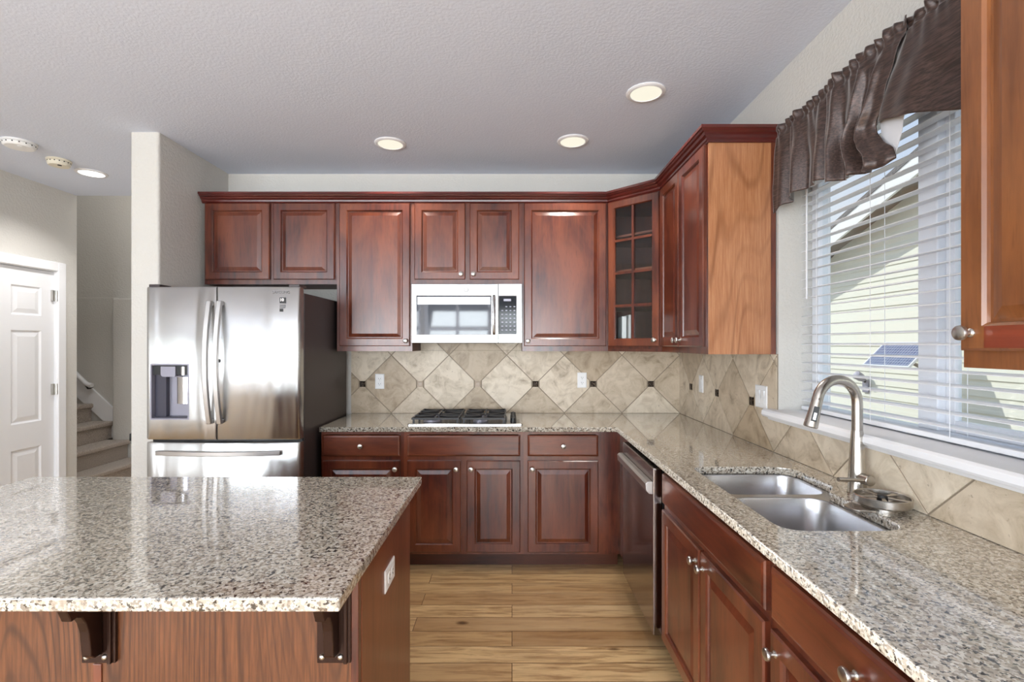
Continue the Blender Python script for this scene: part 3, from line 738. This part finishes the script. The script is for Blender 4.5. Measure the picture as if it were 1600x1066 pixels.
fx, fy = 1.222, 1.722
fa = thing('faucet', 'brushed nickel gooseneck pull-down kitchen faucet behind the sink', 'faucet', (fx, fy, CT1))
bm = new(); lathe(bm, [(.001, .0), (.031, .0), (.031, .004), (.029, .008), (.0275, .05), (.0235, .14), (.0185, .215), (.0165, .225), (.001, .226)]); obj('base', bm, M['nickel'], fa, smooth=True)
dv = Vector((-.98, -.20, 0)).normalized(); R = .083; pts = []
for k in range(5): pts.append(Vector((0, 0, .222+.0225*k)))
top = .318
for k in range(1, 21):
    a = PI*k/20*.93; pts.append(dv*(R*(1-math.cos(a)))+Vector((0, 0, top+R*math.sin(a))))
bm = new(); tube(bm, pts, .0172, 16); obj('spout', bm, M['nickel'], fa, smooth=True)
end = pts[-1]; dr = (pts[-1]-pts[-2]).normalized()
bm = new(); lathe(bm, [(.001, 0), (.0165, 0), (.0172, .002), (.0172, .01), (.0190, .05), (.0225, .098), (.0225, .104), (.019, .106), (.001, .104)], end-dr*.004, dr)
hd = obj('spray_head', bm, M['nickel'], fa, smooth=True)
side = Vector((-.35, -1, .1)).normalized(); side = (side-dr*side.dot(dr)).normalized(); pc = end+dr*.055+side*.0195
ux = dr.cross(side).normalized()
def plate(o, u, w, n, a, b, t):
    bm = new(); loft(bm, [[o+u*x*a+w*y*b for x, y in ((-1,-1),(1,-1),(1,1),(-1,1))], [o+u*x*a+w*y*b+n*t for x, y in ((-1,-1),(1,-1),(1,1),(-1,1))]]); return bm
obj('spray_button', plate(pc, ux, dr, side, .0085, .026, .003), M['rubber'], hd, bevel=.002)
obj('spray_toggle', plate(pc+dr*.008+side*.003, ux, dr, side, .005, .013, .002), M['chrome'], hd, bevel=.001)
bm = new(); hv = Vector((.05, -.98, 0)).normalized()
cyl(bm, hv*.015+Vector((0, 0, .058)), hv*.062+Vector((0, 0, .058)), .0185, .0185, 24); obj('valve_body', bm, M['nickel'], fa, smooth=True, bevel=.002)
bm = new(); p0 = hv*.052+Vector((-.01, 0, .058)); tube(bm, [p0, p0+Vector((-.045, -.004, .003)), p0+Vector((-.10, -.008, .006))], [.0075, .007, .0075], 12); obj('lever', bm, M['nickel'], fa, smooth=True)

gx, gy = 1.188, 1.56
gr = thing('glass_rinser', 'round stainless steel glass rinser on the counter beside the faucet', 'glass rinser', (gx, gy, CT1))
bm = new(); lathe(bm, [(.001, .0), (.045, .0), (.045, .012), (.074, .014), (.078, .018), (.079, .040), (.076, .042), (.073, .040), (.072, .024), (.06, .02), (.001, .02)]); obj('dish', bm, M['nickel'], gr, smooth=True)
bm = new()
for k in range(5):
    a = k*2*PI/5+.4; u = Vector((math.cos(a), math.sin(a), 0)); v = Vector((-u.y, u.x, 0))
    loft(bm, [[u*r+v*s*wd+Vector((0, 0, z)) for s, z in ((-1, .033), (1, .033), (1, .0375), (-1, .0375))] for r, wd in ((.012, .004), (.045, .006), (.0715, .010))])
obj('spokes', bm, M['nickel'], gr, bevel=.001)
bm = new(); lathe(bm, [(.001, .021), (.015, .021), (.016, .036), (.013, .042), (.005, .044), (.001, .044)]); obj('nozzle', bm, M['rubber'], gr, smooth=True)
bm = new(); a0 = math.radians(200)
prism(bm, fillet([(-.07, .045), (-.125, .028), (-.125, -.028), (-.07, -.045)], [0, .02, .02, 0]), .002, .010); obj('drip_spout', bm, M['nickel'], gr, bevel=.002, rot=(0, 0, math.radians(10)))

# ------------------------------------------------------------------ cooktop
ck = thing('cooktop', 'stainless steel gas cooktop with black cast iron grates set in the counter', 'cooktop', (-.304, 3.39, CT1))
cw, cd = .374, .245
bm = new(); loft(bm, [[(x, y, z) for x, y in rr(-cw+i, cw-i, -cd+i, cd-i, .012, 4)] for i, z in ((0, 0), (0, .007), (.004, .011), (.012, .011), (.018, .008))]); obj('tray', bm, M['appliance'], ck, smooth=True)
for bx, by, r in ((-.235, -.115, .045), (-.235, .11, .036), (.09, -.115, .036), (.09, .11, .045)):
    bm = new(); lathe(bm, [(.001, .0085), (r+.012, .0085), (r+.012, .012), (r, .014), (r, .020), (.001, .020)], (bx, by, 0)); b_ = obj('burner', bm, M['greyplastic'], ck, smooth=True)
    bm = new(); lathe(bm, [(r-.004, .020), (r, .0205), (r, .026), (r-.006, .029), (.001, .030)], (bx, by, 0)); obj('burner_cap', bm, M['iron'], b_, smooth=True)
for gx0, gx1 in ((-.352, -.042), (-.022, .262)):
    bm = new(); cx = (gx0+gx1)/2; t = .0055
    def bar(ax, ay, bx, by, z0=.034, z1=.045):
        d = Vector((bx-ax, by-ay, 0)).normalized(); p = Vector((-d.y, d.x, 0))*t
        loft(bm, [[Vector((ax, ay, 0))+p*s+Vector((0, 0, z)) for s, z in ((-1, z0), (1, z0), (1, z1), (-1, z1))], [Vector((bx, by, 0))+p*s+Vector((0, 0, z)) for s, z in ((-1, z0), (1, z0), (1, z1), (-1, z1))]])
    for y in (-.215, 0, .215): bar(gx0, y, gx1, y)
    for x in (gx0+t, gx1-t): bar(x, -.215, x, .215)
    for cy in (-.1075, .1075):
        for a in range(4):
            an = PI/4+a*PI/2; ex = cx+(.5*(gx1-gx0)-.004)*(1 if math.cos(an) > 0 else -1); ey = cy+.103*(1 if math.sin(an) > 0 else -1)
            bar(cx+.03*math.cos(an), cy+.03*math.sin(an), cx+(ex-cx)*.95, cy+(ey-cy)*.95, .036, .049)
        bar(gx0, cy, cx-.035, cy, .036, .049); bar(gx1, cy, cx+.035, cy, .036, .049); bar(cx, cy-.1, cx, cy-.035, .036, .049); bar(cx, cy+.1, cx, cy+.035, .036, .049)
    for x in (gx0+.012, gx1-.012):
        for y in (-.205, 0, .205): box(bm, x-.006, x+.006, y-.006, y+.006, .0085, .036)
    obj('grate', bm, M['iron'], ck)
for y in (-.13, -.065, 0, .065, .13):
    bm = new(); lathe(bm, [(.001, .008), (.021, .008), (.021, .012), (.0185, .014), (.017, .032), (.014, .034), (.001, .034)], (.312, y, 0)); box(bm, .309, .315, y-.016, y+.016, .032, .038); obj('control_knob', bm, M['rubber'], ck, smooth=True)

# ------------------------------------------------------------------ microwave
mw = thing('microwave', 'stainless steel over the range microwave under the short two door cabinet', 'microwave', (-.684, 3.309, 1.449))
mww, mwh = .751, .404
bm = new(); box(bm, .002, mww-.002, .022, .392, .006, mwh); obj('housing', bm, M['fridgeside'], mw, bevel=.003)
bm = new(); box(bm, .05, mww-.05, .04, .36, -.002, .006); obj('vent_base', bm, M['rubber'], mw)
dx = .592   # door seam
def hole_plate(x0, x1, z0, z1, hx0, hx1, hz0, hz1, y0, y1):
    bm = new(); loft(bm, [rectloop(hx0, hx1, hz0, hz1, y1), rectloop(x0, x1, z0, z1, y1), rectloop(x0, x1, z0, z1, y0), rectloop(hx0, hx1, hz0, hz1, y0), rectloop(hx0, hx1, hz0, hz1, y1)], False, False); bmesh.ops.remove_doubles(bm, verts=bm.verts, dist=1e-6); return bm
mdoor = obj('door', hole_plate(0, dx-.001, .0, mwh-.002, .034, dx-.050, .056, .320, 0, .022), M['appliance'], mw, bevel=.003)
bm = new(); box(bm, .034, dx-.050, .006, .012, .056, .320); obj('door_window', bm, M['mirrorglass'], mdoor)
bm = new(); loft(bm, [rectloop(.040, dx-.056, .262, .312, .0058), rectloop(.040, dx-.056, .262, .312, .004)]); obj('window_band', bm, M['appliance'], mdoor)
bm = new(); tube(bm, [(dx-.030, 0, .062), (dx-.030, -.026, .072), (dx-.030, -.038, .12), (dx-.030, -.040, .19), (dx-.030, -.038, .26), (dx-.030, -.026, .308), (dx-.030, 0, .318)], .0105, 14); obj('handle', bm, M['appliance'], mdoor, smooth=True)
bm = new(); lathe(bm, [(.001, 0), (.0165, 0), (.0165, .002), (.0145, .0028), (.001, .0028)], (.372, 0, .362), (0, -1, 0), 32); lg = obj('emblem', bm, M['emblem'], mdoor, smooth=True)
bm = new(); lathe(bm, [(.0125, .0028), (.0138, .0028), (.0138, .0034), (.0125, .0034)], (.372, 0, .362), (0, -1, 0), 32); obj('emblem_ring', bm, M['whiteprint'], lg)
text_mesh('emblem_letters', 'GE', .016, M['whiteprint'], lg, (.372, -.003, .362), (PI/2, 0, 0))
mpan = obj('control_panel', hole_plate(dx+.001, mww, .0, mwh-.002, dx+.004, mww-.036, .060, .320, 0, .022), M['appliance'], mw, bevel=.003)
bm = new(); box(bm, dx+.004, mww-.036, .003, .012, .060, .320); kp = obj('keypad', bm, M['blackgloss'], mpan)
bm = new(); box(bm, dx+.035, dx+.085, .0024, .003, .284, .300); obj('display', bm, M['greyplastic'], kp)
i = 0
for r_ in range(7):
    for c_ in range(4):
        if r_ == 0 and c_ < 1: continue
        bm = new(); x = dx+.016+c_*.0275; z = .085+(6-r_)*.0265; box(bm, x+.004, x+.016, .0024, .003, z, z+.006); obj('key_mark', bm, M['greyplastic'], kp)

# ------------------------------------------------------------------ refrigerator
FX0, FX1, FY0 = -2.143, -1.236, 2.824
fr = thing('refrigerator', 'stainless steel french door refrigerator with water dispenser and dark side', 'refrigerator', (FX0, FY0, 0))
fw_ = FX1-FX0
bm = new(); box(bm, .006, fw_-.004, .085, .82, .03, 1.745); obj('cabinet_body', bm, M['fridgeside'], fr, bevel=.004)
bm = new(); box(bm, .03, fw_-.03, .10, .78, 0, .03); obj('base_feet', bm, M['rubber'], fr)
bm = new(); box(bm, .01, fw_-.01, .066, .086, .10, 1.76); obj('door_gasket', bm, M['rubber'], fr)
bm = new(); box(bm, fw_-.075, fw_-.012, .03, .13, 1.7745, 1.792); box(bm, .012, .075, .03, .13, 1.7745, 1.792); obj('hinge_cover', bm, M['fridgeside'], fr, bevel=.003)
def fy_(x):   # gently bowed front, rolled at the sides
    t = (x-fw_/2)/(fw_/2); y = .014*t*t
    return y+.020*max(0, (abs(t)-.955)/.045)**2
def bowed(x0, x1, z0, z1, holes=(), n=16, yb=.066):
    xs = sorted(set([x0+(x1-x0)*k/n for k in range(n+1)]+[x0+.006*k for k in (1,2,3)]+[x1-.006*k for k in (1,2,3)]+[h for q in holes for h in q[:2]])); zs = sorted(set([z0, z1, z0+.008, z1-.008]+[h for q in holes for h in q[2:]]))
    bm = new(); V = {}
    def v(x, z):
        k = (round(x, 6), round(z, 6))
        if k not in V: V[k] = bm.verts.new((x, fy_(x)+(.004 if z in (z0, z1) else 0)+(.003 if x in (x0, x1) else 0), z))
        return V[k]
    for a, b in zip(xs, xs[1:]):
        for c, d in zip(zs, zs[1:]):
            if any(h[0] <= (a+b)/2 <= h[1] and h[2] <= (c+d)/2 <= h[3] for h in holes): continue
            bm.faces.new((v(a, c), v(b, c), v(b, d), v(a, d)))
    bk = ring(bm, [(x0, yb, z0), (x1, yb, z0), (x1, yb, z1), (x0, yb, z1)]); bm.faces.new(bk)
    for (zz, p, q) in ((z0, bk[0], bk[1]), (z1, bk[3], bk[2])): bm.faces.new([p, q]+[v(x, zz) for x in reversed(xs)])
    for (xx, p, q) in ((x0, bk[0], bk[3]), (x1, bk[1], bk[2])): bm.faces.new([p, q]+[v(xx, z) for z in reversed(zs)])
    return bm
seam = .428
HX0, HX1, HZ0, HZ1 = .045, .262, 1.005, 1.322
ld = obj('door', bowed(.002, seam-.003, .884, 1.774, [(HX0, HX1, HZ0, HZ1)]), M['fridge'], fr, smooth=True)
rd = obj('door', bowed(seam+.003, fw_-.002, .884, 1.774), M['fridge'], fr, smooth=True)
fz = obj('freezer_drawer', bowed(.002, fw_-.002, .085, .866), M['fridge'], fr, smooth=True)
# dispenser recess
bm = new(); dd = .058
y0 = fy_(HX0); 
loft(bm, [rectloop(HX0-.004, HX1+.004, HZ0-.004, HZ1+.004, .006), rectloop(HX0-.004, HX1+.004, HZ0-.004, HZ1+.004, .001), rectloop(HX0+.004, HX1-.004, HZ0+.004, HZ1-.004, .001), rectloop(HX0+.005, HX1-.005, HZ0+.005, HZ1-.005, dd)], cap0=False)
ds = obj('dispenser', bm, M['greyplastic'], ld)
bm = new(); box(bm, HX0+.006, HX0+.07, dd-.03, dd-.001, HZ0+.01, HZ1-.01); obj('dispenser_side', bm, M['darkplastic'], ds)
bm = new(); box(bm, HX0+.006, HX1-.006, .012, dd-.002, HZ1-.06, HZ1-.006); obj('dispenser_top', bm, M['rubber'], ds)
bm = new(); prism(bm, fillet([(HX0+.055, HZ1-.072), (HX0+.14, HZ1-.072), (HX0+.14, HZ1-.012), (HX0+.055, HZ1-.012)], [.02, .01, 0, 0]), .004, .03, 'XZ'); obj('ice_chute', bm, M['greyplastic'], ds)
bm = new(); cyl(bm, (HX1-.04, .025, HZ1-.062), (HX1-.04, .025, HZ1-.014), .018); obj('water_nozzle', bm, M['chrome'], ds, smooth=True)
bm = new(); prism(bm, [(HX1-.088, .036), (HX1-.06, .024), (HX1-.03, .026), (HX1-.012, .036), (HX1-.012, .05), (HX1-.088, .05)], HZ0+.085, HZ1-.075, 'XY'); obj('dispenser_paddle', bm, M['chrome'], ds, smooth=True)
bm = new(); box(bm, HX0+.006, HX1-.006, .006, dd-.002, HZ0+.005, HZ0+.012); obj('drip_tray', bm, M['darkplastic'], ds)
def bow_handle(parent, a, b, depth, horizontal, width):
    bm = new(); loops = []; n = 18; ax = 'x' if horizontal else 'z'
    c = a[2] if horizontal else a[0]; lo, hi = (a[0], b[0]) if horizontal else (a[2], b[2])
    base = a[1]
    for k in range(n+1):
        t = k/n; s = lo+(hi-lo)*t; y = base-.022-depth*(1-(2*t-1)**2)
        w = width/2; th = .011
        if horizontal: loops.append([(s, y-th, c-w), (s, y+th, c-w), (s, y+th, c+w), (s, y-th, c+w)])
        else: loops.append([(c-w, y-th, s), (c+w, y-th, s), (c+w, y+th, s), (c-w, y+th, s)])
    loft(bm, loops)
    for s in (lo+.012, hi-.012):
        if horizontal: box(bm, s-.012, s+.012, base-.03, base+.006, c-width*.4, c+width*.4)
        else: box(bm, c-width*.4, c+width*.4, base-.03, base+.006, s-.012, s+.012)
    return obj('handle', bm, M['handle'], parent, smooth=True, bevel=.003)
bow_handle(ld, (seam-.030, .004, .980), (0, 0, 1.690), .042, False, .026)
hr = bow_handle(rd, (seam+.030, .004, .980), (0, 0, 1.690), .042, False, .026)
bm = new(); box(bm, seam+.043, seam+.046, -.050, -.036, 1.335, 1.355); obj('door_button', bm, M['rubber'], hr)
bow_handle(fz, (.09, .006, .812), (fw_-.10, 0, .812), .030, True, .026)
text_mesh('brand_lettering', 'SAMSUNG', .022, M['ink'], rd, (fw_-.108, fy_(fw_-.108)-.0008, 1.742), (PI/2, 0, .047))
stk = bpy.data.objects.new('tmp', None)
bm = new(); sx = fw_-.104; sy = fy_(sx)-.0006
box(bm, sx-.024, sx+.024, sy, sy+.003, 1.678, 1.712); st = obj('sticker', bm, M['black'], rd); tag(st, 'small black warranty sticker with a white 10')
text_mesh('sticker_number', '10', .024, M['whiteprint'], st, (sx, sy-.0004, 1.698), (PI/2, 0, 0), bold=.0008)
for z, w_ in ((1.669, .044), (1.661, .044), (1.653, .04)):
    bm = new(); box(bm, sx-w_/2, sx+w_/2, sy, sy+.003, z-.002, z+.0015); obj('sticker_line', bm, M['black'], st)
bm = new(); box(bm, sx-.024, sx+.008, sy, sy+.003, 1.630, 1.647); obj('sticker_box', bm, M['black'], st)
bpy.data.objects.remove(stk)

# ------------------------------------------------------------------ dishwasher
dwr = thing('dishwasher', 'dark stainless dishwasher with a long bar handle left of the sink cabinet', 'dishwasher', (.69, 2.832, 0), -PI/2)
bm = new(); box(bm, .004, .606, .0, .57, .10, .876); obj('tub', bm, M['rubber'], dwr)
bm = new(); box(bm, .0, .610, -.045, -.004, .108, .872); dd_ = obj('door', bm, M['dwsteel'], dwr, bevel=.004)
bm = new(); prism(bm, [(-.046, .752), (-.062, .754), (-.076, .768), (-.079, .800), (-.068, .810), (-.046, .810)], .004, .606, 'YZ'); obj('handle', bm, M['handle'], dd_, bevel=.002)
bm = new(); box(bm, .01, .60, .05, .065, 0, .10); obj('toe_panel', bm, M['rubber'], dwr)

# ------------------------------------------------------------------ island
isl = thing('kitchen_island', 'kitchen island cabinet with cathedral grain wood veneer panels under granite', 'island', (-.40, 1.272, 0))
IL = -1.42   # local left end
bm = new(); box(bm, IL, -.021, 0, .02, .0, .8835); obj('front_panel', bm, M['island'], isl)
bm = new(); box(bm, IL, -.003, .02, .63, .0, .8835); obj('cabinet_box', bm, M['cherry_box'], isl)
bm = new(); box(bm, -.0205, 0, -.004, .02, .0, .8835); obj('corner_post', bm, M['cherryZ'], isl, bevel=.002)
bm = new(); box(bm, -.003, .002, .02, .625, .0, .8835); obj('side_panel', bm, M['islandside'], isl)
bm = new(); box(bm, -.693, -.671, -.004, .001, .0, .605); obj('panel_stile', bm, M['cherryZ'], isl, bevel=.001)
it = thing('island_countertop', 'speckled granite slab on the kitchen island in the foreground', 'countertop', (0, 0, CT0))
bm = new(); prism(bm, [(-1.90, 1.008), (-.358, 1.008), (-.358, 1.931), (-1.90, 1.931)], 0, .030)
it2 = obj('slab', bm, M['granite'], it, bevel=.004, seg=3)
def corbel(x, label):
    r = thing('corbel', label, 'corbel', (x, 1.272, .8838), 0, 'bronze corbels under the island overhang')
    c0 = .8838
    bm = new(); box(bm, -.044, .044, -.010, -.0005, -.272, 0); box(bm, .026, .036, -.016, -.008, -.272, 0); obj('back_plate', bm, M['bronze'], r, bevel=.002)
    pf = [(-.222, 0), (-.222, -.012), (-.19, -.028), (-.161, -.046), (-.132, -.062), (-.112, -.084), (-.103, -.106), (-.101, -.114), (-.086, -.112), (-.072, -.120), (-.060, -.140), (-.053, -.165), (-.050, -.188), (-.046, -.232), (-.034, -.243), (-.0105, -.248), (-.0105, 0)]
    bm = new(); prism(bm, pf, -.013, .013, 'YZ'); obj('scroll', bm, M['bronze'], r, bevel=.003)
    for sx in (-.030, .018):
        bm = new(); lathe(bm, [(.008, 0), (.0075, .003), (.005, .006), (.001, .007)], (sx, -.010, -.255), (0, -1, 0), 16); obj('screw', bm, M['knob'], r, smooth=True)
    return r
corbel(-.4625, 'bronze scroll corbel under the right end of the island countertop')
corbel(-1.0735, 'bronze scroll corbel under the island countertop toward the left edge')

# ------------------------------------------------------------------ outlets and switches (built facing -Y)
def outlet(label, loc, rz, roll=0.0, kind='outlet'):
    r = bpy.data.objects.new('wall_outlet' if kind == 'outlet' else 'light_switch', None); COL.objects.link(r); r.location = loc; r.rotation_euler = (0, roll, rz)
    tag(r, label, 'outlet' if kind == 'outlet' else 'switch')
    w = .035 if kind != 'double' else .058; h = .0575
    bm = new(); loft(bm, [rectloop(-w, w, -h, h, 0), rectloop(-w, w, -h, h, -.003), rectloop(-w+.005, w-.005, -h+.005, h-.005, -.0055)]); obj('cover_plate', bm, M['plastic'], r)
    if kind == 'outlet':
        for z in (-.0195, .0195):
            bm = new(); prism(bm, rr(-.0165, .0165, z-.0135, z+.0135, .008, 4), -.0075, -.005, 'XZ'); f_ = obj('receptacle', bm, M['plastic'], r)
            for a in ((-.0075, -.0055, -.002, .007), (.0055, .0075, -.002, .006), (-.002, .002, -.010, -.006)):
                bm = new(); box(bm, a[0], a[1], -.0079, -.007, z+a[2], z+a[3]); obj('slot', bm, M['slot'], f_)
        bm = new(); lathe(bm, [(.003, 0), (.0025, .0015), (.0005, .002)], (0, -.0055, 0), (0, -1, 0), 12); obj('screw', bm, M['plastic'], r)
    else:
        for x in ((0,) if kind == 'switch' else (-.023, .023)):
            bm = new(); prism(bm, [(-.005, -.033), (-.0085, -.033), (-.0068, 0), (-.0105, .033), (-.005, .033)], x-.0165, x+.0165, 'YZ'); obj('rocker', bm, M['plastic'], r, bevel=.001)
    return r
outlet('white outlet on the back tile left of the cooktop', (-1.0065, D-.0103, 1.157), 0)
outlet('white outlet on the back tile right of the microwave', (.533, D-.0103, 1.166), 0)
outlet('narrow white switch plate on the window wall tile near the corner', (RX-.0103, 3.274, 1.173), -PI/2, kind='switch')
outlet('wide white double switch plate on the tile next to the window', (RX-.0103, 2.485, 1.172), -PI/2, kind='double')
outlet('white outlet mounted sideways on the wooden end of the island', (-.3978, 1.575, .695), PI/2, PI/2)

# ------------------------------------------------------------------ recessed lights and detectors
def can(label, x, y, lens='lens', pw=38, col=(1, .94, .86)):
    r = thing('recessed_light', label, 'ceiling light', (x, y, CH), 0)
    bm = new(); lathe(bm, [(.078, -.0005), (.100, -.0005), (.100, -.004), (.094, -.009), (.080, -.010), (.078, -.006)], n=36); obj('trim_ring', bm, M['white'], r, smooth=True)
    bm = new(); lathe(bm, [(.001, -.0025), (.079, -.0025), (.079, -.007), (.06, -.0075), (.001, -.0075)], n=36); obj('lens', bm, M[lens], r)
    l = lamp('can_light', 'SPOT', (0, 0, -.02), (0, 0, 0), pw, col, shadow_soft_size=.07, spot_size=math.radians(135), spot_blend=.7); l.parent = r
can('lit recessed light above the cabinets over the refrigerator side, left of two', -.787, 3.146)
can('lit recessed light right of centre, above the tall cabinet beside the microwave', .388, 3.107)
can('lit recessed light nearest the camera, above the sink side', .690, 2.508)
can('bright white recessed light in the hall ceiling', -3.187, 3.687, 'lensh', 75, (1, .98, .96))
def detector(label, x, y, r0, mat, tall):
    r = thing('smoke_detector', label, 'smoke detector', (x, y, CH), 0)
    bm = new(); lathe(bm, [(.001, -.0005), (r0, -.0005), (r0, -.010), (r0*.97, -.012), (r0*.93, -.013)], n=36); obj('mounting_base', bm, M[mat], r, smooth=True)
    bm = new(); lathe(bm, [(r0*.9, -.0132), (r0*.94, -.018), (r0*.9, -tall*.8), (r0*.8, -tall), (.001, -tall)], n=36); b_ = obj('cover', bm, M[mat], r, smooth=True)
    bm = new()
    for k in range(16):
        a = 2*PI*k/16; cyl(bm, (math.cos(a)*r0*.9, math.sin(a)*r0*.9, -.020), (math.cos(a)*r0*.945, math.sin(a)*r0*.945, -.020), .004, n=8)
    obj('vent_slots', bm, M['slot'], b_)
    bm = new(); lathe(bm, [(.001, 0), (.012, 0), (.012, -.003), (.001, -.003)], (r0*.35, -r0*.3, -tall)); obj('test_button', bm, M['slot' if tall > .042 else mat], b_)
detector('large round white smoke detector at the left edge of the ceiling', -3.168, 3.127, .088, 'plastic', .036)
detector('smaller cream detector between the white detector and the hall light', -3.196, 3.431, .070, 'cream_plastic', .044)

# ------------------------------------------------------------------ stairs in the hall
lamp('stairwell_lamp', 'POINT', (-3.6, 4.75, 3.7), (0, 0, 0), 20, (1, .97, .92), shadow_soft_size=.15)  # point light added to brighten the stairwell, no fixture there
stp = thing('staircase', 'beige carpeted stairs rising to the left beyond the hall opening', 'staircase', (-3.4, 4.5, 0))
for i, x in enumerate((-3.98, -4.20, -4.43, -4.66, -4.89, -5.12)):
    z1 = .195*(i+1); z0 = max(0, z1-.2); far = 5.355 if i < 2 else 5.43
    bm = new(); X = x+3.4; lo = -2.18
    L = fillet([(X, z1), (X, z1-.045), (X-.025, z1-.05), (X-.025, z0), (lo, z0), (lo, z1)], [.02, .018, 0, 0, 0, 0])
    prism(bm, L, -.235+.001*i, far-4.5, 'XZ'); obj('step', bm, M['carpet'], stp, smooth=True, bevel=.012, seg=3)
bm = new(); prism(bm, [(-5.2, 1.17), (-4.46, .50), (-4.46, .40), (-4.41, .40), (-4.41, .70), (-4.80, 1.06), (-5.2, 1.43)], 5.415, 5.4395, 'XZ')
struct('trim_3', bm, M['white'], 'white stair skirt board', bevel=.004)
hrl = thing('handrail', 'short white handrail end on the wall above the carpeted stairs', 'handrail', (-4.6, 5.3, .95))
bm = new(); tube(bm, [(-.5, .04, .46), (-.08, .04, .06), (-.05, .04, .045), (-.01, .04, .04)], .024, 10); obj('rail', bm, M['white'], hrl, smooth=True)
bm = new(); tube(bm, [(-.09, .138, .0), (-.09, .08, .0), (-.09, .045, .045)], .009, 8); obj('bracket', bm, M['slot'], hrl, smooth=True)
gl = thing('gate_latch', 'small black latch plate on the side of the wing wall near the stairs', 'latch', (-2.3412, 3.02, .86))
bm = new(); box(bm, -.006, 0, -.025, .025, -.035, .035); obj('latch_plate', bm, M['rubber'], gl, bevel=.001)
bm = new(); box(bm, -.026, -.006, -.012, .012, -.018, .006); box(bm, -.026, -.018, -.012, .012, -.018, .026); obj('latch_hook', bm, M['rubber'], gl, bevel=.002)

# ------------------------------------------------------------------ outside the kitchen window
bm = new(); box(bm, RX+.25, 16, -12, 16, -.6, -.5); struct('ground', bm, M['ground'])
nh = thing('neighbor_house', 'cream lap sided house next door with a low gable roof outside the window', 'house', (4.5, 4.0, -.5))
GY0, GY1, GE, GA = -3.0, 7.0, 2.62, 4.31   # gable corners and heights, apex mid-way
gm = (GY0+GY1)/2
def gz(y): return GE+(GA-GE)*(1-abs(y-gm)/(gm-GY0))
bm = new(); prism(bm, [(GY0-4, 0), (GY1-4, 0), (GY1-4, GE+.5), (gm-4, GA+.5), (GY0-4, GE+.5)], .02, 6, 'YZ'); obj('wall', bm, M['siding'], nh)
bm = new(); z = -.5; c = .16
while z < GA:
    zt = z+c
    def half(zz): return (gm-GY0) if zz <= GE else max(0.02, (gm-GY0)*(1-(zz-GE)/(GA-GE)))
    a0, a1 = half(z), half(min(zt, GA))
    P = [(-.016, gm-a0-4, z+.5), (-.016, gm+a0-4, z+.5), (-.001, gm+a1-4, zt+.5), (-.001, gm-a1-4, zt+.5)]
    v = ring(bm, P); bm.faces.new(v)
    w = ring(bm, [(.02, gm-a0-4, z+.5), (.02, gm+a0-4, z+.5)]); bm.faces.new((v[0], w[0], w[1], v[1]))
    z += c
obj('lap_siding', bm, M['siding'], nh)
OV = .36
for sgn in (-1, 1):
    ye = gm+sgn*(gm-GY0+.35); ze = GE-.35*(GA-GE)/(gm-GY0)
    bm = new(); prism(bm, [(gm-4, GA+.5+.0), (ye-4, ze+.5), (ye-4, ze+.55), (gm-4, GA+.56)], -OV, 6, 'YZ'); obj('soffit', bm, M['soffit'], nh)
    bm = new(); prism(bm, [(gm-4, GA+.56), (ye-4, ze+.55), (ye-4-.0+sgn*.04, ze+.59), (gm-4, GA+.62)], -OV-.04, 6.05, 'YZ'); obj('roof', bm, M['shingle'], nh)
    bm = new(); prism(bm, [(gm-4, GA+.36), (ye-4, ze+.35), (ye-4, ze+.555), (gm-4, GA+.565)], -OV-.03, -OV, 'YZ'); obj('fascia_board', bm, M['fascia'], nh)
# little solar panel on an arm
sp = thing('solar_panel', 'small tilted solar panel on a bracket fixed to the house next door', 'solar panel', (4.03, 5.10, 1.33))
rotm = (math.radians(0), math.radians(-42), math.radians(8))
bm = new(); box(bm, -.19, .19, -.27, .27, -.012, .012); pf_ = obj('panel_frame', bm, M['white'], sp, rot=rotm, bevel=.002)
bm = new(); box(bm, -.172, .172, -.252, .252, .0121, .0135); obj('solar_cells', bm, M['solar'], pf_)
bm = new(); cyl(bm, (.01, 0, -.01), (.30, -.02, -.16), .018); cyl(bm, (.30, -.02, -.16), (.452, -.02, -.16), .018); box(bm, .445, .453, -.08, .04, -.24, -.08); obj('bracket', bm, M['soffit'], sp, smooth=True)

wl = thing('wall_lamp', 'small grey spotlight fixed low on the house next door, left of the solar panel', 'outdoor lamp', (4.483, 6.15, .93))
bm = new(); box(bm, -.02, 0, -.05, .05, -.10, .06); obj('base_plate', bm, M['greyplastic'], wl, bevel=.004)
bm = new(); lathe(bm, [(.001, 0), (.03, 0), (.05, .05), (.055, .12), (.05, .125), (.001, .12)], (-.03, 0, .06), (-.7, 0, .45)); obj('lamp_head', bm, M['greyplastic'], wl, smooth=True)
bm = new(); cyl(bm, (-.015, 0, .03), (-.05, 0, .08), .014); obj('swivel', bm, M['slot'], wl, smooth=True)
